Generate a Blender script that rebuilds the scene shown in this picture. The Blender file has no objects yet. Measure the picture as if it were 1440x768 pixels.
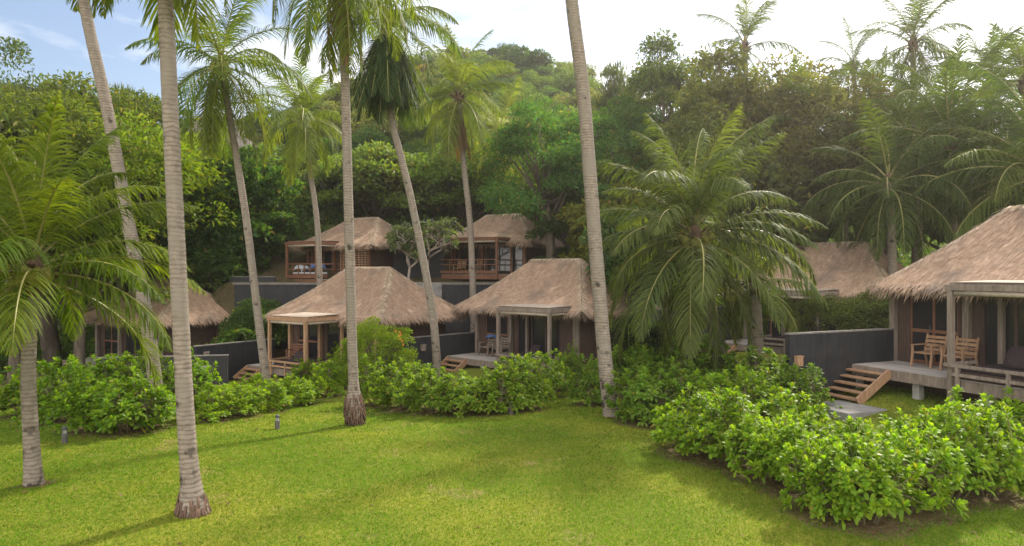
import bpy, math, random
import numpy as np
from math import sin, cos, pi, radians as R
from mathutils import Vector, Matrix

SC = bpy.context.scene
COL = SC.collection
rnd = random.Random(7)
rng = np.random.default_rng(7)

# ------------------------------------------------------------ camera, sky, sun
F = 960.0; CAMZ = 4.0                      # focal length in photo pixels, eye height
cam = bpy.data.cameras.new('camera'); cam.lens = 24.0; cam.sensor_width = 36.0
cam.clip_start = 0.1; cam.clip_end = 3000
camo = bpy.data.objects.new('camera', cam); COL.objects.link(camo)
camo.location = (0, 0, CAMZ); camo.rotation_euler = (R(90), 0, 0)
SC.camera = camo
HAZE = 0.0007
SUN_AZ, SUN_EL = 35.0, 40.0                # to the right of straight ahead, height
w = bpy.data.worlds.new('World'); SC.world = w; w.use_nodes = True
nt = w.node_tree; nt.nodes.clear()
def N(t, kind, **kw):
    n = t.nodes.new(kind)
    for k, v in kw.items():
        if k in n.inputs: n.inputs[k].default_value = v
        else: setattr(n, k, v)
    return n
out = N(nt, 'ShaderNodeOutputWorld'); bg = N(nt, 'ShaderNodeBackground', Strength=0.075)
sky = N(nt, 'ShaderNodeTexSky', sky_type='NISHITA', sun_disc=False)
sky.sun_elevation = R(SUN_EL); sky.sun_rotation = R(SUN_AZ); sky.air_density = 1.0; sky.dust_density = 1.5; sky.ozone_density = 1.5
tc = N(nt, 'ShaderNodeTexCoord')
mp = N(nt, 'ShaderNodeMapping'); mp.inputs['Scale'].default_value = (1.0, 1.0, 3.4); mp.inputs['Location'].default_value = (1.7, 0.9, 0.3)
cn = N(nt, 'ShaderNodeTexNoise', Scale=2.3, Detail=9.0, Roughness=0.58, Distortion=0.35)
cr = N(nt, 'ShaderNodeValToRGB'); cr.color_ramp.elements[0].position = 0.49; cr.color_ramp.elements[1].position = 0.66
cm = N(nt, 'ShaderNodeMixRGB', Color2=(8.6, 8.4, 8.3, 1))
nt.links.new(tc.outputs['Generated'], mp.inputs['Vector']); nt.links.new(mp.outputs['Vector'], cn.inputs['Vector'])
nt.links.new(cn.outputs['Fac'], cr.inputs['Fac']); nt.links.new(cr.outputs['Color'], cm.inputs['Fac'])
nt.links.new(sky.outputs['Color'], cm.inputs['Color1'])
# bright cloud bank added to the unseen sky behind the camera as fill light
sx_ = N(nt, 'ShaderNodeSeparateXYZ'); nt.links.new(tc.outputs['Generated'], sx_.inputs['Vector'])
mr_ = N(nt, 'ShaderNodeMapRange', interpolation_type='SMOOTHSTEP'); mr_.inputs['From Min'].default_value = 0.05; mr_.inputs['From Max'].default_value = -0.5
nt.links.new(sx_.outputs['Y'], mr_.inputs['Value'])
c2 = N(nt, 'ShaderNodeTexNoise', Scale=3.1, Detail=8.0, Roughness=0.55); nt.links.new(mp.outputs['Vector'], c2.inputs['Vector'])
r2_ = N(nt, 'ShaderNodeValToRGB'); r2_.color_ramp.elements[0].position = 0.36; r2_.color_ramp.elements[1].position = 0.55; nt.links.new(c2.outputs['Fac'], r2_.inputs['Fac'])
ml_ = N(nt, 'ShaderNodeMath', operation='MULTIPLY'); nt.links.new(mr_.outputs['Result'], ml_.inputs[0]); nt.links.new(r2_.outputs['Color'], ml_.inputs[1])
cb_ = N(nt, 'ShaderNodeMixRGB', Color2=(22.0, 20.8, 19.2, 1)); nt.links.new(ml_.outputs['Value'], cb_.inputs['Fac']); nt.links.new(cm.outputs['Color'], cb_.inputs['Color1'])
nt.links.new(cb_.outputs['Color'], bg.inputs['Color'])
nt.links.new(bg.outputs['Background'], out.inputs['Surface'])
sl = bpy.data.lights.new('sun', 'SUN'); sl.energy = 2.9; sl.angle = R(5); sl.color = (1.0, 0.92, 0.78)
so = bpy.data.objects.new('sun', sl); COL.objects.link(so)
so.rotation_euler = (R(90 - SUN_EL), 0, R(180 - SUN_AZ)); so.location = (20, 20, 40)
SC.view_settings.view_transform = 'Standard'; SC.view_settings.look = 'None'
SC.view_settings.exposure = 1.3; SC.view_settings.gamma = 1.0; SC.view_settings.use_curve_mapping = False
try:
    SC.cycles.max_bounces = 7; SC.cycles.diffuse_bounces = 4; SC.cycles.transmission_bounces = 4
    SC.cycles.transparent_max_bounces = 4; SC.cycles.use_denoising = True
    SC.cycles.caustics_reflective = False; SC.cycles.caustics_refractive = False
except Exception: pass

# ------------------------------------------------------------ terrain height
def S(a, b, t): t = min(1.0, max(0.0, (t - a)/(b - a))); return t*t*(3 - 2*t)
def gz(x, y):
    z = 0.07*sin(x*0.55 + 1)*sin(y*0.42) + 0.08*sin(x*0.23 - y*0.31)
    z *= S(60, 40, y)
    z += -0.95*S(17, 30, y)*S(6, -8, x) - 0.8*S(-10, -20, x)*S(24, 38, y)
    z += 0.5*S(6, 12, x)*S(13, 20, y)
    z += 0.22*S(-4, -9, x)*S(22, 12, y)*S(3, 12, y)
    t = S(40.7, 41.4, y)*S(-22, -17, x)*S(13, 8, x)
    z = z*(1 - t) + 3.45*t
    u = max(0.0, y - 46 - 3*sin(x*0.11))
    h = min(0.47*u, 29 + 0.02*u)*math.exp(-((x + 8)/62)**2)
    h *= 1 + 0.07*sin(x*0.16 + 0.4)
    return z + h*S(600, 300, y)
def at(px, py):                            # photo pixel -> point on the ground
    dx, dz = (px - 720)/F, (384 - py)/F
    lo = 5.0
    y = lo
    while y < 140 and CAMZ + dz*y > gz(dx*y, y): y += 0.05
    return (dx*y, y, gz(dx*y, y))
def P(px, py, y): return ((px - 720)/F*y, y, CAMZ + (384 - py)/F*y)
def proj(x, y, z): return 720 + x/y*F, 384 - (z - CAMZ)/y*F

# ------------------------------------------------------------ materials
def mat(name):
    m = bpy.data.materials.new(name); m.use_nodes = True; t = m.node_tree; t.nodes.clear()
    return m, t, N(t, 'ShaderNodeOutputMaterial')
def surf(name, c1, c2, scale=8, rough=0.8, stretch=(1, 1, 1), bump=0.3, dist=0.02, spec=0.3, island=0.0, detail=6, stain=None):
    m, t, o = mat(name); L = t.links.new
    p = N(t, 'ShaderNodeBsdfPrincipled', Roughness=rough); p.inputs['Specular IOR Level'].default_value = spec
    tc = N(t, 'ShaderNodeTexCoord'); mp = N(t, 'ShaderNodeMapping'); mp.inputs['Scale'].default_value = stretch
    n = N(t, 'ShaderNodeTexNoise', Scale=scale, Detail=detail, Roughness=0.65)
    r = N(t, 'ShaderNodeValToRGB'); r.color_ramp.elements[0].position = 0.33; r.color_ramp.elements[1].position = 0.68
    r.color_ramp.elements[0].color = (*c1, 1); r.color_ramp.elements[1].color = (*c2, 1)
    L(tc.outputs['Object'], mp.inputs['Vector']); L(mp.outputs['Vector'], n.inputs['Vector']); L(n.outputs['Fac'], r.inputs['Fac'])
    c = r.outputs['Color']
    if stain:
        n2 = N(t, 'ShaderNodeTexNoise', Scale=stain[1], Detail=4.0); L(tc.outputs['Object'], n2.inputs['Vector'])
        r2 = N(t, 'ShaderNodeValToRGB'); r2.color_ramp.elements[0].position = 0.5; r2.color_ramp.elements[1].position = 0.72
        mx = N(t, 'ShaderNodeMixRGB', Color2=(*stain[0], 1)); L(n2.outputs['Fac'], r2.inputs['Fac']); L(r2.outputs['Color'], mx.inputs['Fac']); L(c, mx.inputs['Color1']); c = mx.outputs['Color']
    if island:
        g = N(t, 'ShaderNodeNewGeometry'); mr = N(t, 'ShaderNodeMapRange'); mr.inputs['To Min'].default_value = 1 - island; mr.inputs['To Max'].default_value = 1 + island
        L(g.outputs['Random Per Island'], mr.inputs['Value'])
        hs = N(t, 'ShaderNodeHueSaturation'); L(mr.outputs['Result'], hs.inputs['Value']); L(c, hs.inputs['Color']); c = hs.outputs['Color']
    L(c, p.inputs['Base Color'])
    if bump:
        b = N(t, 'ShaderNodeBump', Strength=bump, Distance=dist); L(n.outputs['Fac'], b.inputs['Height']); L(b.outputs['Normal'], p.inputs['Normal'])
    L(p.outputs['BSDF'], o.inputs['Surface']); return m
def foliage(name, trans=0.45, rough=0.45, spec=0.35, var=0.35, hue=0.025):
    m, t, o = mat(name); L = t.links.new             # colour comes from each object's own colour
    oi = N(t, 'ShaderNodeObjectInfo'); g = N(t, 'ShaderNodeNewGeometry')
    v = N(t, 'ShaderNodeMapRange'); v.inputs['To Min'].default_value = 1 - var; v.inputs['To Max'].default_value = 1 + var
    h = N(t, 'ShaderNodeMapRange'); h.inputs['To Min'].default_value = 0.5 - hue; h.inputs['To Max'].default_value = 0.5 + hue
    wn = N(t, 'ShaderNodeTexWhiteNoise', noise_dimensions='1D')
    L(g.outputs['Random Per Island'], v.inputs['Value']); L(g.outputs['Random Per Island'], wn.inputs['W']); L(wn.outputs['Value'], h.inputs['Value'])
    hs = N(t, 'ShaderNodeHueSaturation'); L(oi.outputs['Color'], hs.inputs['Color']); L(v.outputs['Result'], hs.inputs['Value']); L(h.outputs['Result'], hs.inputs['Hue'])
    p = N(t, 'ShaderNodeBsdfPrincipled', Roughness=rough); p.inputs['Specular IOR Level'].default_value = spec
    L(hs.outputs['Color'], p.inputs['Base Color'])
    tr = N(t, 'ShaderNodeBsdfTranslucent'); ml = N(t, 'ShaderNodeMixRGB', blend_type='MULTIPLY', Fac=1.0, Color2=(2.1, 2.1, 0.5, 1))
    L(hs.outputs['Color'], ml.inputs['Color1']); L(ml.outputs['Color'], tr.inputs['Color'])
    mx = N(t, 'ShaderNodeMixShader', Fac=trans); L(p.outputs['BSDF'], mx.inputs[1]); L(tr.outputs['BSDF'], mx.inputs[2]); L(mx.outputs['Shader'], o.inputs['Surface'])
    return m
M_leaf = foliage('leaf', rough=0.55, spec=0.18)
M_frond = foliage('palm_frond', trans=0.42, rough=0.6, spec=0.1, var=0.22, hue=0.015)
def aged(m, cut, col):                        # a few yellowed leaves among the fresh ones
    t = m.node_tree; g = N(t, 'ShaderNodeNewGeometry'); wn = N(t, 'ShaderNodeTexWhiteNoise', noise_dimensions='1D'); ml = N(t, 'ShaderNodeMath', operation='MULTIPLY'); ml.inputs[1].default_value = 91.7
    gt = N(t, 'ShaderNodeMath', operation='GREATER_THAN'); gt.inputs[1].default_value = cut; L = t.links.new
    L(g.outputs['Random Per Island'], ml.inputs[0]); L(ml.outputs['Value'], wn.inputs['W']); L(wn.outputs['Value'], gt.inputs[0])
    hs = next(n for n in t.nodes if n.type == 'HUE_SAT'); c = hs.inputs['Color'].links[0].from_socket; mx = N(t, 'ShaderNodeMixRGB', Color2=(*col, 1))
    L(gt.outputs['Value'], mx.inputs['Fac']); L(c, mx.inputs['Color1']); L(mx.outputs['Color'], hs.inputs['Color'])
M_shrub = foliage('glossy_leaf', trans=0.48, rough=0.48, spec=0.18, var=0.25, hue=0.02)
aged(M_shrub, 0.978, (0.24, 0.22, 0.04)); aged(M_leaf, 0.97, (0.20, 0.17, 0.04))
M_blade = foliage('grass_blade', trans=0.4, rough=0.7, spec=0.06, var=0.25, hue=0.025)
def patchy(m):                                # the same worn and yellow patches on the blades as on the soil
    t = m.node_tree; hs = next(n for n in t.nodes if n.type == 'HUE_SAT'); g = N(t, 'ShaderNodeNewGeometry'); c = hs.inputs['Color'].links[0].from_socket
    for sc, a, b, col, d, r in ((0.33, 0.45, 0.68, (0.155, 0.20, 0.022), 4, 0.6), (0.55, 0.60, 0.74, (0.23, 0.20, 0.065), 7, 0.72), (3.5, 0.5, 0.7, (0.07, 0.12, 0.012), 5, 0.7)):
        n = N(t, 'ShaderNodeTexNoise', Scale=sc, Detail=float(d), Roughness=r); t.links.new(g.outputs['Position'], n.inputs['Vector'])
        q = N(t, 'ShaderNodeValToRGB'); q.color_ramp.elements[0].position = a; q.color_ramp.elements[1].position = b; t.links.new(n.outputs['Fac'], q.inputs['Fac'])
        m_ = N(t, 'ShaderNodeMixRGB', Color2=(*col, 1)); t.links.new(q.outputs['Color'], m_.inputs['Fac']); t.links.new(c, m_.inputs['Color1']); c = m_.outputs['Color']
    t.links.new(c, hs.inputs['Color'])
patchy(M_blade)
M_rib = surf('frond_rib', (0.20, 0.195, 0.06), (0.31, 0.28, 0.10), 6, 0.5, bump=0)
M_bark = surf('bark', (0.06, 0.045, 0.035), (0.16, 0.13, 0.10), 6, 0.9, (1, 1, 0.3), 0.6, 0.05)
M_paleb = surf('pale_bark', (0.22, 0.18, 0.15), (0.34, 0.29, 0.25), 6, 0.9, (1, 1, 0.4), 0.4, 0.03)
M_stem = surf('shrub_stem', (0.13, 0.10, 0.06), (0.24, 0.20, 0.13), 10, 0.85, bump=0)
M_thatch = surf('thatch', (0.37, 0.25, 0.178), (0.53, 0.385, 0.285), 5, 0.95, bump=0.5, dist=0.05, spec=0.05, island=0.27, stain=((0.25, 0.2, 0.16), 0.7))
M_thatch2 = surf('thatch_bundle', (0.36, 0.27, 0.19), (0.52, 0.42, 0.32), 6, 0.95, bump=0.4, dist=0.05, spec=0.05, island=0.4)
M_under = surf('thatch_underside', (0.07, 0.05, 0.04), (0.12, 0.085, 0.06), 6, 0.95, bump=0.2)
M_dark = surf('dark_timber', (0.055, 0.034, 0.028), (0.10, 0.064, 0.052), 3, 0.7, (6, 6, 0.6), 0.3, 0.01)
M_black = surf('black_paint', (0.013, 0.014, 0.018), (0.030, 0.031, 0.037), 3.0, 0.65, (3, 3, 0.35), 0.4, 0.01, stain=((0.032, 0.031, 0.03), 1.7))
M_cope = surf('wall_coping', (0.11, 0.10, 0.095), (0.21, 0.19, 0.175), 5, 0.8)
M_grey = surf('weathered_timber', (0.14, 0.108, 0.088), (0.27, 0.22, 0.185), 3, 0.8, (4, 4, 0.7), 0.4, 0.01, island=0.14)
M_deck = surf('deck_boards', (0.28, 0.25, 0.225), (0.44, 0.40, 0.37), 3, 0.75, (1, 6, 1), 0.4, 0.01, island=0.16)
M_teak = surf('warm_timber', (0.24, 0.135, 0.075), (0.40, 0.255, 0.16), 4, 0.6, (5, 5, 1), 0.3, 0.01, island=0.12)
M_red = surf('reddish_timber', (0.13, 0.058, 0.035), (0.22, 0.105, 0.062), 4, 0.65, (5, 5, 1), 0.3, 0.01)
M_conc = surf('concrete', (0.17, 0.165, 0.165), (0.29, 0.28, 0.27), 2.5, 0.9, bump=0.4, stain=((0.1, 0.095, 0.09), 1.2))
M_blind = surf('canvas_blind', (0.36, 0.29, 0.23), (0.48, 0.40, 0.33), 5, 0.9)
M_cush = surf('dark_cushion', (0.030, 0.020, 0.024), (0.05, 0.035, 0.04), 12, 0.95)
M_blue = surf('blue_towel', (0.05, 0.10, 0.26), (0.10, 0.19, 0.40), 12, 0.95)
M_white = surf('pale_fabric', (0.45, 0.47, 0.52), (0.62, 0.64, 0.68), 8, 0.95)
M_nut = surf('coconut_husk', (0.16, 0.17, 0.03), (0.28, 0.25, 0.06), 7, 0.5, bump=0)
M_fibre = surf('palm_fibre', (0.075, 0.045, 0.032), (0.16, 0.10, 0.07), 9, 0.95, (1, 1, 0.2), 0.5, 0.03)
M_metal = surf('bollard_metal', (0.05, 0.05, 0.055), (0.09, 0.09, 0.095), 9, 0.5, bump=0.1)
M_lamp = surf('lamp_post', (0.07, 0.065, 0.06), (0.13, 0.12, 0.11), 9, 0.7, bump=0.1)
M_lens = surf('bollard_lens', (0.3, 0.3, 0.3), (0.42, 0.42, 0.4), 9, 0.3, bump=0)
M_stone = surf('rock', (0.10, 0.085, 0.075), (0.22, 0.19, 0.165), 3, 0.95, bump=0.8, dist=0.1)
M_post = surf('concrete_stub', (0.26, 0.25, 0.24), (0.38, 0.37, 0.35), 4, 0.9)
M_petal = surf('petal', (0.7, 0.68, 0.6), (0.8, 0.78, 0.7), 4, 0.6, bump=0)
M_orange = surf('orange_petal', (0.6, 0.13, 0.02), (0.7, 0.22, 0.04), 4, 0.6, bump=0)
def glass_mat():
    m, t, o = mat('window_glass')
    p = N(t, 'ShaderNodeBsdfPrincipled', Roughness=0.06); p.inputs['Base Color'].default_value = (0.02, 0.02, 0.024, 1); p.inputs['Specular IOR Level'].default_value = 0.6
    tc = N(t, 'ShaderNodeTexCoord'); n = N(t, 'ShaderNodeTexNoise', Scale=1.3); b = N(t, 'ShaderNodeBump', Strength=0.06, Distance=0.02)
    t.links.new(tc.outputs['Object'], n.inputs['Vector']); t.links.new(n.outputs['Fac'], b.inputs['Height']); t.links.new(b.outputs['Normal'], p.inputs['Normal'])
    t.links.new(p.outputs['BSDF'], o.inputs['Surface']); return m
M_glass = glass_mat()
def trunk_mat():
    m, t, o = mat('palm_bark'); L = t.links.new
    p = N(t, 'ShaderNodeBsdfPrincipled', Roughness=0.9); p.inputs['Specular IOR Level'].default_value = 0.15
    tc = N(t, 'ShaderNodeTexCoord'); mp = N(t, 'ShaderNodeMapping'); mp.inputs['Scale'].default_value = (0.5, 0.5, 1)
    wv = N(t, 'ShaderNodeTexWave', wave_type='BANDS', bands_direction='Z', Scale=4.2, Distortion=5.0, Detail=3.0); wv.inputs['Detail Scale'].default_value = 2.0
    n = N(t, 'ShaderNodeTexNoise', Scale=7.0, Detail=7.0, Roughness=0.7); n2 = N(t, 'ShaderNodeTexNoise', Scale=1.1, Detail=3.0)
    n3 = N(t, 'ShaderNodeTexNoise', Scale=3.2, Detail=5.0)
    for q in (n, n2, n3): L(tc.outputs['Object'], q.inputs['Vector'])
    L(tc.outputs['Object'], mp.inputs['Vector']); L(mp.outputs['Vector'], wv.inputs['Vector'])
    r = N(t, 'ShaderNodeValToRGB'); r.color_ramp.elements[0].position = 0.05; r.color_ramp.elements[1].position = 0.5
    r.color_ramp.elements[0].color = (0.175, 0.143, 0.12, 1); r.color_ramp.elements[1].color = (0.27, 0.232, 0.198, 1)
    L(wv.outputs['Fac'], r.inputs['Fac'])
    m1 = N(t, 'ShaderNodeMixRGB', blend_type='MULTIPLY', Fac=0.75); r1 = N(t, 'ShaderNodeValToRGB')
    r1.color_ramp.elements[0].position = 0.3; r1.color_ramp.elements[0].color = (0.5, 0.47, 0.44, 1); r1.color_ramp.elements[1].position = 0.62; r1.color_ramp.elements[1].color = (1.1, 1.08, 1.05, 1)
    L(n.outputs['Fac'], r1.inputs['Fac']); L(r.outputs['Color'], m1.inputs['Color1']); L(r1.outputs['Color'], m1.inputs['Color2'])
    m2 = N(t, 'ShaderNodeMixRGB', Color2=(0.22, 0.19, 0.16, 1)); r2 = N(t, 'ShaderNodeValToRGB'); r2.color_ramp.elements[0].position = 0.48; r2.color_ramp.elements[1].position = 0.66
    L(n2.outputs['Fac'], r2.inputs['Fac']); L(r2.outputs['Color'], m2.inputs['Fac']); L(m1.outputs['Color'], m2.inputs['Color1'])
    # dark lichen and scars, thicker at the foot of the trunk
    sp = N(t, 'ShaderNodeSeparateXYZ'); L(tc.outputs['Object'], sp.inputs['Vector'])
    mr = N(t, 'ShaderNodeMapRange'); mr.inputs['From Max'].default_value = 2.2; mr.inputs['To Min'].default_value = 0.09; mr.inputs['To Max'].default_value = -0.06
    L(sp.outputs['Z'], mr.inputs['Value']); ad = N(t, 'ShaderNodeMath', operation='ADD'); L(n3.outputs['Fac'], ad.inputs[0]); L(mr.outputs['Result'], ad.inputs[1])
    r3 = N(t, 'ShaderNodeValToRGB'); r3.color_ramp.elements[0].position = 0.58; r3.color_ramp.elements[1].position = 0.66; L(ad.outputs['Value'], r3.inputs['Fac'])
    m3 = N(t, 'ShaderNodeMixRGB', Color2=(0.055, 0.045, 0.038, 1)); L(r3.outputs['Color'], m3.inputs['Fac']); L(m2.outputs['Color'], m3.inputs['Color1'])
    L(m3.outputs['Color'], p.inputs['Base Color'])
    b = N(t, 'ShaderNodeBump', Strength=0.5, Distance=0.03); L(n.outputs['Fac'], b.inputs['Height']); L(b.outputs['Normal'], p.inputs['Normal'])
    L(p.outputs['BSDF'], o.inputs['Surface']); return m
M_trunk = trunk_mat()
def ground_mat():
    m, t, o = mat('lawn_and_soil'); L = t.links.new
    p = N(t, 'ShaderNodeBsdfPrincipled', Roughness=0.9); p.inputs['Specular IOR Level'].default_value = 0.1
    g = N(t, 'ShaderNodeNewGeometry'); pos = g.outputs['Position']
    def noise(s, d=5.0, r=0.6):
        n = N(t, 'ShaderNodeTexNoise', Scale=s, Detail=d, Roughness=r); L(pos, n.inputs['Vector']); return n.outputs['Fac']
    def ramp(f, a, b, c0=(0, 0, 0), c1=(1, 1, 1)):
        q = N(t, 'ShaderNodeValToRGB'); q.color_ramp.elements[0].position = a; q.color_ramp.elements[1].position = b
        q.color_ramp.elements[0].color = (*c0, 1); q.color_ramp.elements[1].color = (*c1, 1); L(f, q.inputs['Fac']); return q.outputs['Color']
    def mix(f, a, b):
        q = N(t, 'ShaderNodeMixRGB'); 
        L(f, q.inputs['Fac'])
        for k, v in (('Color1', a), ('Color2', b)):
            if isinstance(v, tuple): q.inputs[k].default_value = (*v, 1)
            else: L(v, q.inputs[k])
        return q.outputs['Color']
    fine = noise(26, 6, 0.75)
    lawn = ramp(fine, 0.32, 0.70, (0.085, 0.115, 0.012), (0.18, 0.21, 0.022))
    lawn = mix(ramp(noise(0.33, 4), 0.42, 0.62), lawn, ramp(fine, 0.3, 0.7, (0.15, 0.16, 0.018), (0.27, 0.27, 0.04)))
    lawn = mix(ramp(noise(0.55, 7, 0.72), 0.58, 0.70), lawn, ramp(fine, 0.3, 0.7, (0.19, 0.15, 0.06), (0.32, 0.25, 0.12)))
    soil = ramp(noise(2.2, 7, 0.7), 0.3, 0.7, (0.055, 0.05, 0.022), (0.13, 0.10, 0.06))
    sp = N(t, 'ShaderNodeSeparateXYZ'); L(pos, sp.inputs['Vector'])
    mr = N(t, 'ShaderNodeMapRange'); mr.inputs['From Min'].default_value = 31; mr.inputs['From Max'].default_value = 37; L(sp.outputs['Y'], mr.inputs['Value'])
    at_ = N(t, 'ShaderNodeAttribute', attribute_name='bed'); am = N(t, 'ShaderNodeMath', operation='MULTIPLY_ADD'); am.inputs[1].default_value = 1.4; am.inputs[2].default_value = -0.42
    L(at_.outputs['Fac'], am.inputs[0]); an = N(t, 'ShaderNodeMath', operation='MULTIPLY_ADD'); L(noise(3.0, 6, 0.7), an.inputs[0]); an.inputs[1].default_value = 0.9; L(am.outputs['Value'], an.inputs[2])
    lawn = mix(ramp(an.outputs['Value'], 0.42, 0.62), lawn, ramp(noise(9, 6, 0.7), 0.3, 0.7, (0.09, 0.06, 0.03), (0.22, 0.16, 0.09)))
    col = mix(mr.outputs['Result'], lawn, soil)
    L(col, p.inputs['Base Color'])
    b = N(t, 'ShaderNodeBump', Strength=0.6, Distance=0.05); L(fine, b.inputs['Height']); L(b.outputs['Normal'], p.inputs['Normal'])
    L(p.outputs['BSDF'], o.inputs['Surface']); return m
M_ground = ground_mat()

# ------------------------------------------------------------ mesh helpers
def link(name, me, parent=None):
    o = bpy.data.objects.new(name, me); COL.objects.link(o)
    if parent: o.parent = parent
    return o
def tag(o, label=None, cat=None, group=None, kind=None):
    if cat == 'wall': kind = 'thing'
    if label: o['label'] = label
    if cat: o['category'] = cat
    if group: o['group'] = group
    if kind: o['kind'] = kind
    return o
def empty(name, label, cat, loc=(0, 0, 0), rz=0, group=None):
    o = link(name, None); o.location = loc; o.rotation_euler = (0, 0, rz); o.empty_display_size = 0.3
    return tag(o, label, cat, group)
def np_mesh(name, V, Fq, mats, midx=None, smooth=False):
    V = np.ascontiguousarray(V, dtype=np.float32).reshape(-1, 3); Fq = np.ascontiguousarray(Fq, dtype=np.int32)
    me = bpy.data.meshes.new(name); nf, k = Fq.shape
    me.vertices.add(len(V)); me.vertices.foreach_set('co', V.ravel())
    me.loops.add(nf*k); me.loops.foreach_set('vertex_index', Fq.ravel())
    me.polygons.add(nf); me.polygons.foreach_set('loop_start', np.arange(0, nf*k, k, dtype=np.int32))
    if midx is not None: me.polygons.foreach_set('material_index', np.asarray(midx, dtype=np.int32))
    me.polygons.foreach_set('use_smooth', np.full(nf, smooth, dtype=bool))
    for m in mats: me.materials.append(m)
    me.update(calc_edges=True)
    return me
class MB:                                     # collects boxes, tubes and quads into ONE mesh
    def __init__(s): s.v = []; s.f = []; s.m = []; s.n = 0
    def add(s, V, Fs, m=0):
        V = np.asarray(V, dtype=float).reshape(-1, 3); s.v.append(V)
        for f in Fs: s.f.append(tuple(i + s.n for i in f)); s.m.append(m)
        s.n += len(V)
    def box(s, x0, x1, y0, y1, z0, z1, m=0, M=None):
        V = np.array([[x, y, z] for z in (z0, z1) for x, y in ((x0, y0), (x1, y0), (x1, y1), (x0, y1))], float)
        if M is not None: V = np.array([M @ Vector(p) for p in V])
        s.add(V, [(3, 2, 1, 0), (4, 5, 6, 7), (0, 1, 5, 4), (1, 2, 6, 5), (2, 3, 7, 6), (3, 0, 4, 7)], m)
    def bar(s, a, b, w, h, m=0):               # a squared timber from a to b
        a = Vector(a); b = Vector(b); d = (b - a); l = d.length; d.normalize()
        u = d.cross(Vector((0, 0, 1)))
        if u.length < 1e-3: u = Vector((1, 0, 0))
        u.normalize(); v = u.cross(d)
        M = Matrix((( u.x, d.x, v.x, a.x), (u.y, d.y, v.y, a.y), (u.z, d.z, v.z, a.z), (0, 0, 0, 1)))
        s.box(-w/2, w/2, 0, l, -h/2, h/2, m, M)
    def tube(s, pts, rad, n=6, m=0, cap=True):
        pts = [Vector(p) for p in pts]; k = len(pts); V = []
        u = None
        for i in range(k):
            d = (pts[min(i + 1, k - 1)] - pts[max(i - 1, 0)]).normalized()
            if u is None: u = d.cross(Vector((0.31, 0.95, 0.07))).normalized()
            u = (u - d*u.dot(d)).normalized(); v = d.cross(u)
            r = rad[i] if hasattr(rad, '__len__') else rad
            for j in range(n): a = 2*pi*j/n; V.append(pts[i] + (u*cos(a) + v*sin(a))*r)
        Fs = [(i*n + j, i*n + (j + 1) % n, (i + 1)*n + (j + 1) % n, (i + 1)*n + j) for i in range(k - 1) for j in range(n)]
        if cap: Fs += [tuple(range(n - 1, -1, -1)), tuple((k - 1)*n + j for j in range(n))]
        s.add(np.array([tuple(p) for p in V]), Fs, m)
    def lathe(s, prof, n=16, m=0, c=(0, 0, 0)):
        V = [(c[0] + r*cos(2*pi*j/n), c[1] + r*sin(2*pi*j/n), c[2] + z) for r, z in prof for j in range(n)]; k = len(prof)
        Fs = [(i*n + j, i*n + (j + 1) % n, (i + 1)*n + (j + 1) % n, (i + 1)*n + j) for i in range(k - 1) for j in range(n)]
        Fs += [tuple(range(n - 1, -1, -1)), tuple((k - 1)*n + j for j in range(n))]
        s.add(V, Fs, m)
    def mesh(s, name, mats, smooth=False):
        me = bpy.data.meshes.new(name); me.from_pydata(np.concatenate(s.v).tolist(), [], s.f)
        for m in (mats if isinstance(mats, (list, tuple)) else [mats]): me.materials.append(m)
        me.polygons.foreach_set('material_index', np.array(s.m, dtype=np.int32))
        me.polygons.foreach_set('use_smooth', np.full(len(s.f), smooth, dtype=bool)); me.update(); return me
    def obj(s, name, mats, parent=None, smooth=False, bev=0):
        o = link(name, s.mesh(name, mats, smooth), parent)
        if bev:
            b = o.modifiers.new('bevel', 'BEVEL'); b.width = bev; b.segments = 1; b.limit_method = 'ANGLE'
        return o
def nrm(a): return a/np.maximum(np.linalg.norm(a, axis=-1, keepdims=True), 1e-9)
def kite(c, d, wdir, L, W, sag=0.0):          # simple pointed leaves: one quad each
    L = np.asarray(L).reshape(-1, 1); W = np.asarray(W).reshape(-1, 1)
    m = c + d*L*0.45; t = c + d*L; t = t + np.array([0, 0, -1.0])*L*sag
    V = np.stack([c, m - wdir*W*0.5, t, m + wdir*W*0.5], 1)
    Fq = np.arange(len(c)*4).reshape(-1, 4)
    return V.reshape(-1, 3), Fq
def rand_dirs(n): return nrm(rng.normal(size=(n, 3)))
def join(parts):
    Vs, Fs, k = [], [], 0
    for V, f in parts: Vs.append(V); Fs.append(f + k); k += len(V)
    return np.concatenate(Vs), np.concatenate(Fs)

# ------------------------------------------------------------ ground: one sheet to the horizon
def axis(segs):
    a = []
    for lo, hi, st in segs: a += list(np.arange(lo, hi, st))
    return np.array(a + [segs[-1][1]])
gx = axis([(-900, -150, 75), (-150, -40, 10), (-40, -18, 1.5), (-18, 20, 0.3), (20, 40, 1.5), (40, 150, 10), (150, 900, 75)])
gy = axis([(-200, -10, 38), (-10, 4, 2), (4, 34, 0.3), (34, 40, 0.6), (40, 42, 0.2), (42, 60, 1), (60, 140, 4), (140, 320, 20), (320, 1400, 120)])
V = np.array([[x, y, gz(x, y)] for y in gy for x in gx]); nx = len(gx)
Fq = np.array([[j*nx + i, j*nx + i + 1, (j + 1)*nx + i + 1, (j + 1)*nx + i] for j in range(len(gy) - 1) for i in range(nx - 1)])
tag(link('ground', np_mesh('ground', V, Fq, [M_ground], smooth=True)), 'mown green lawn rising into wooded slopes', 'lawn', kind='structure')

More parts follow.
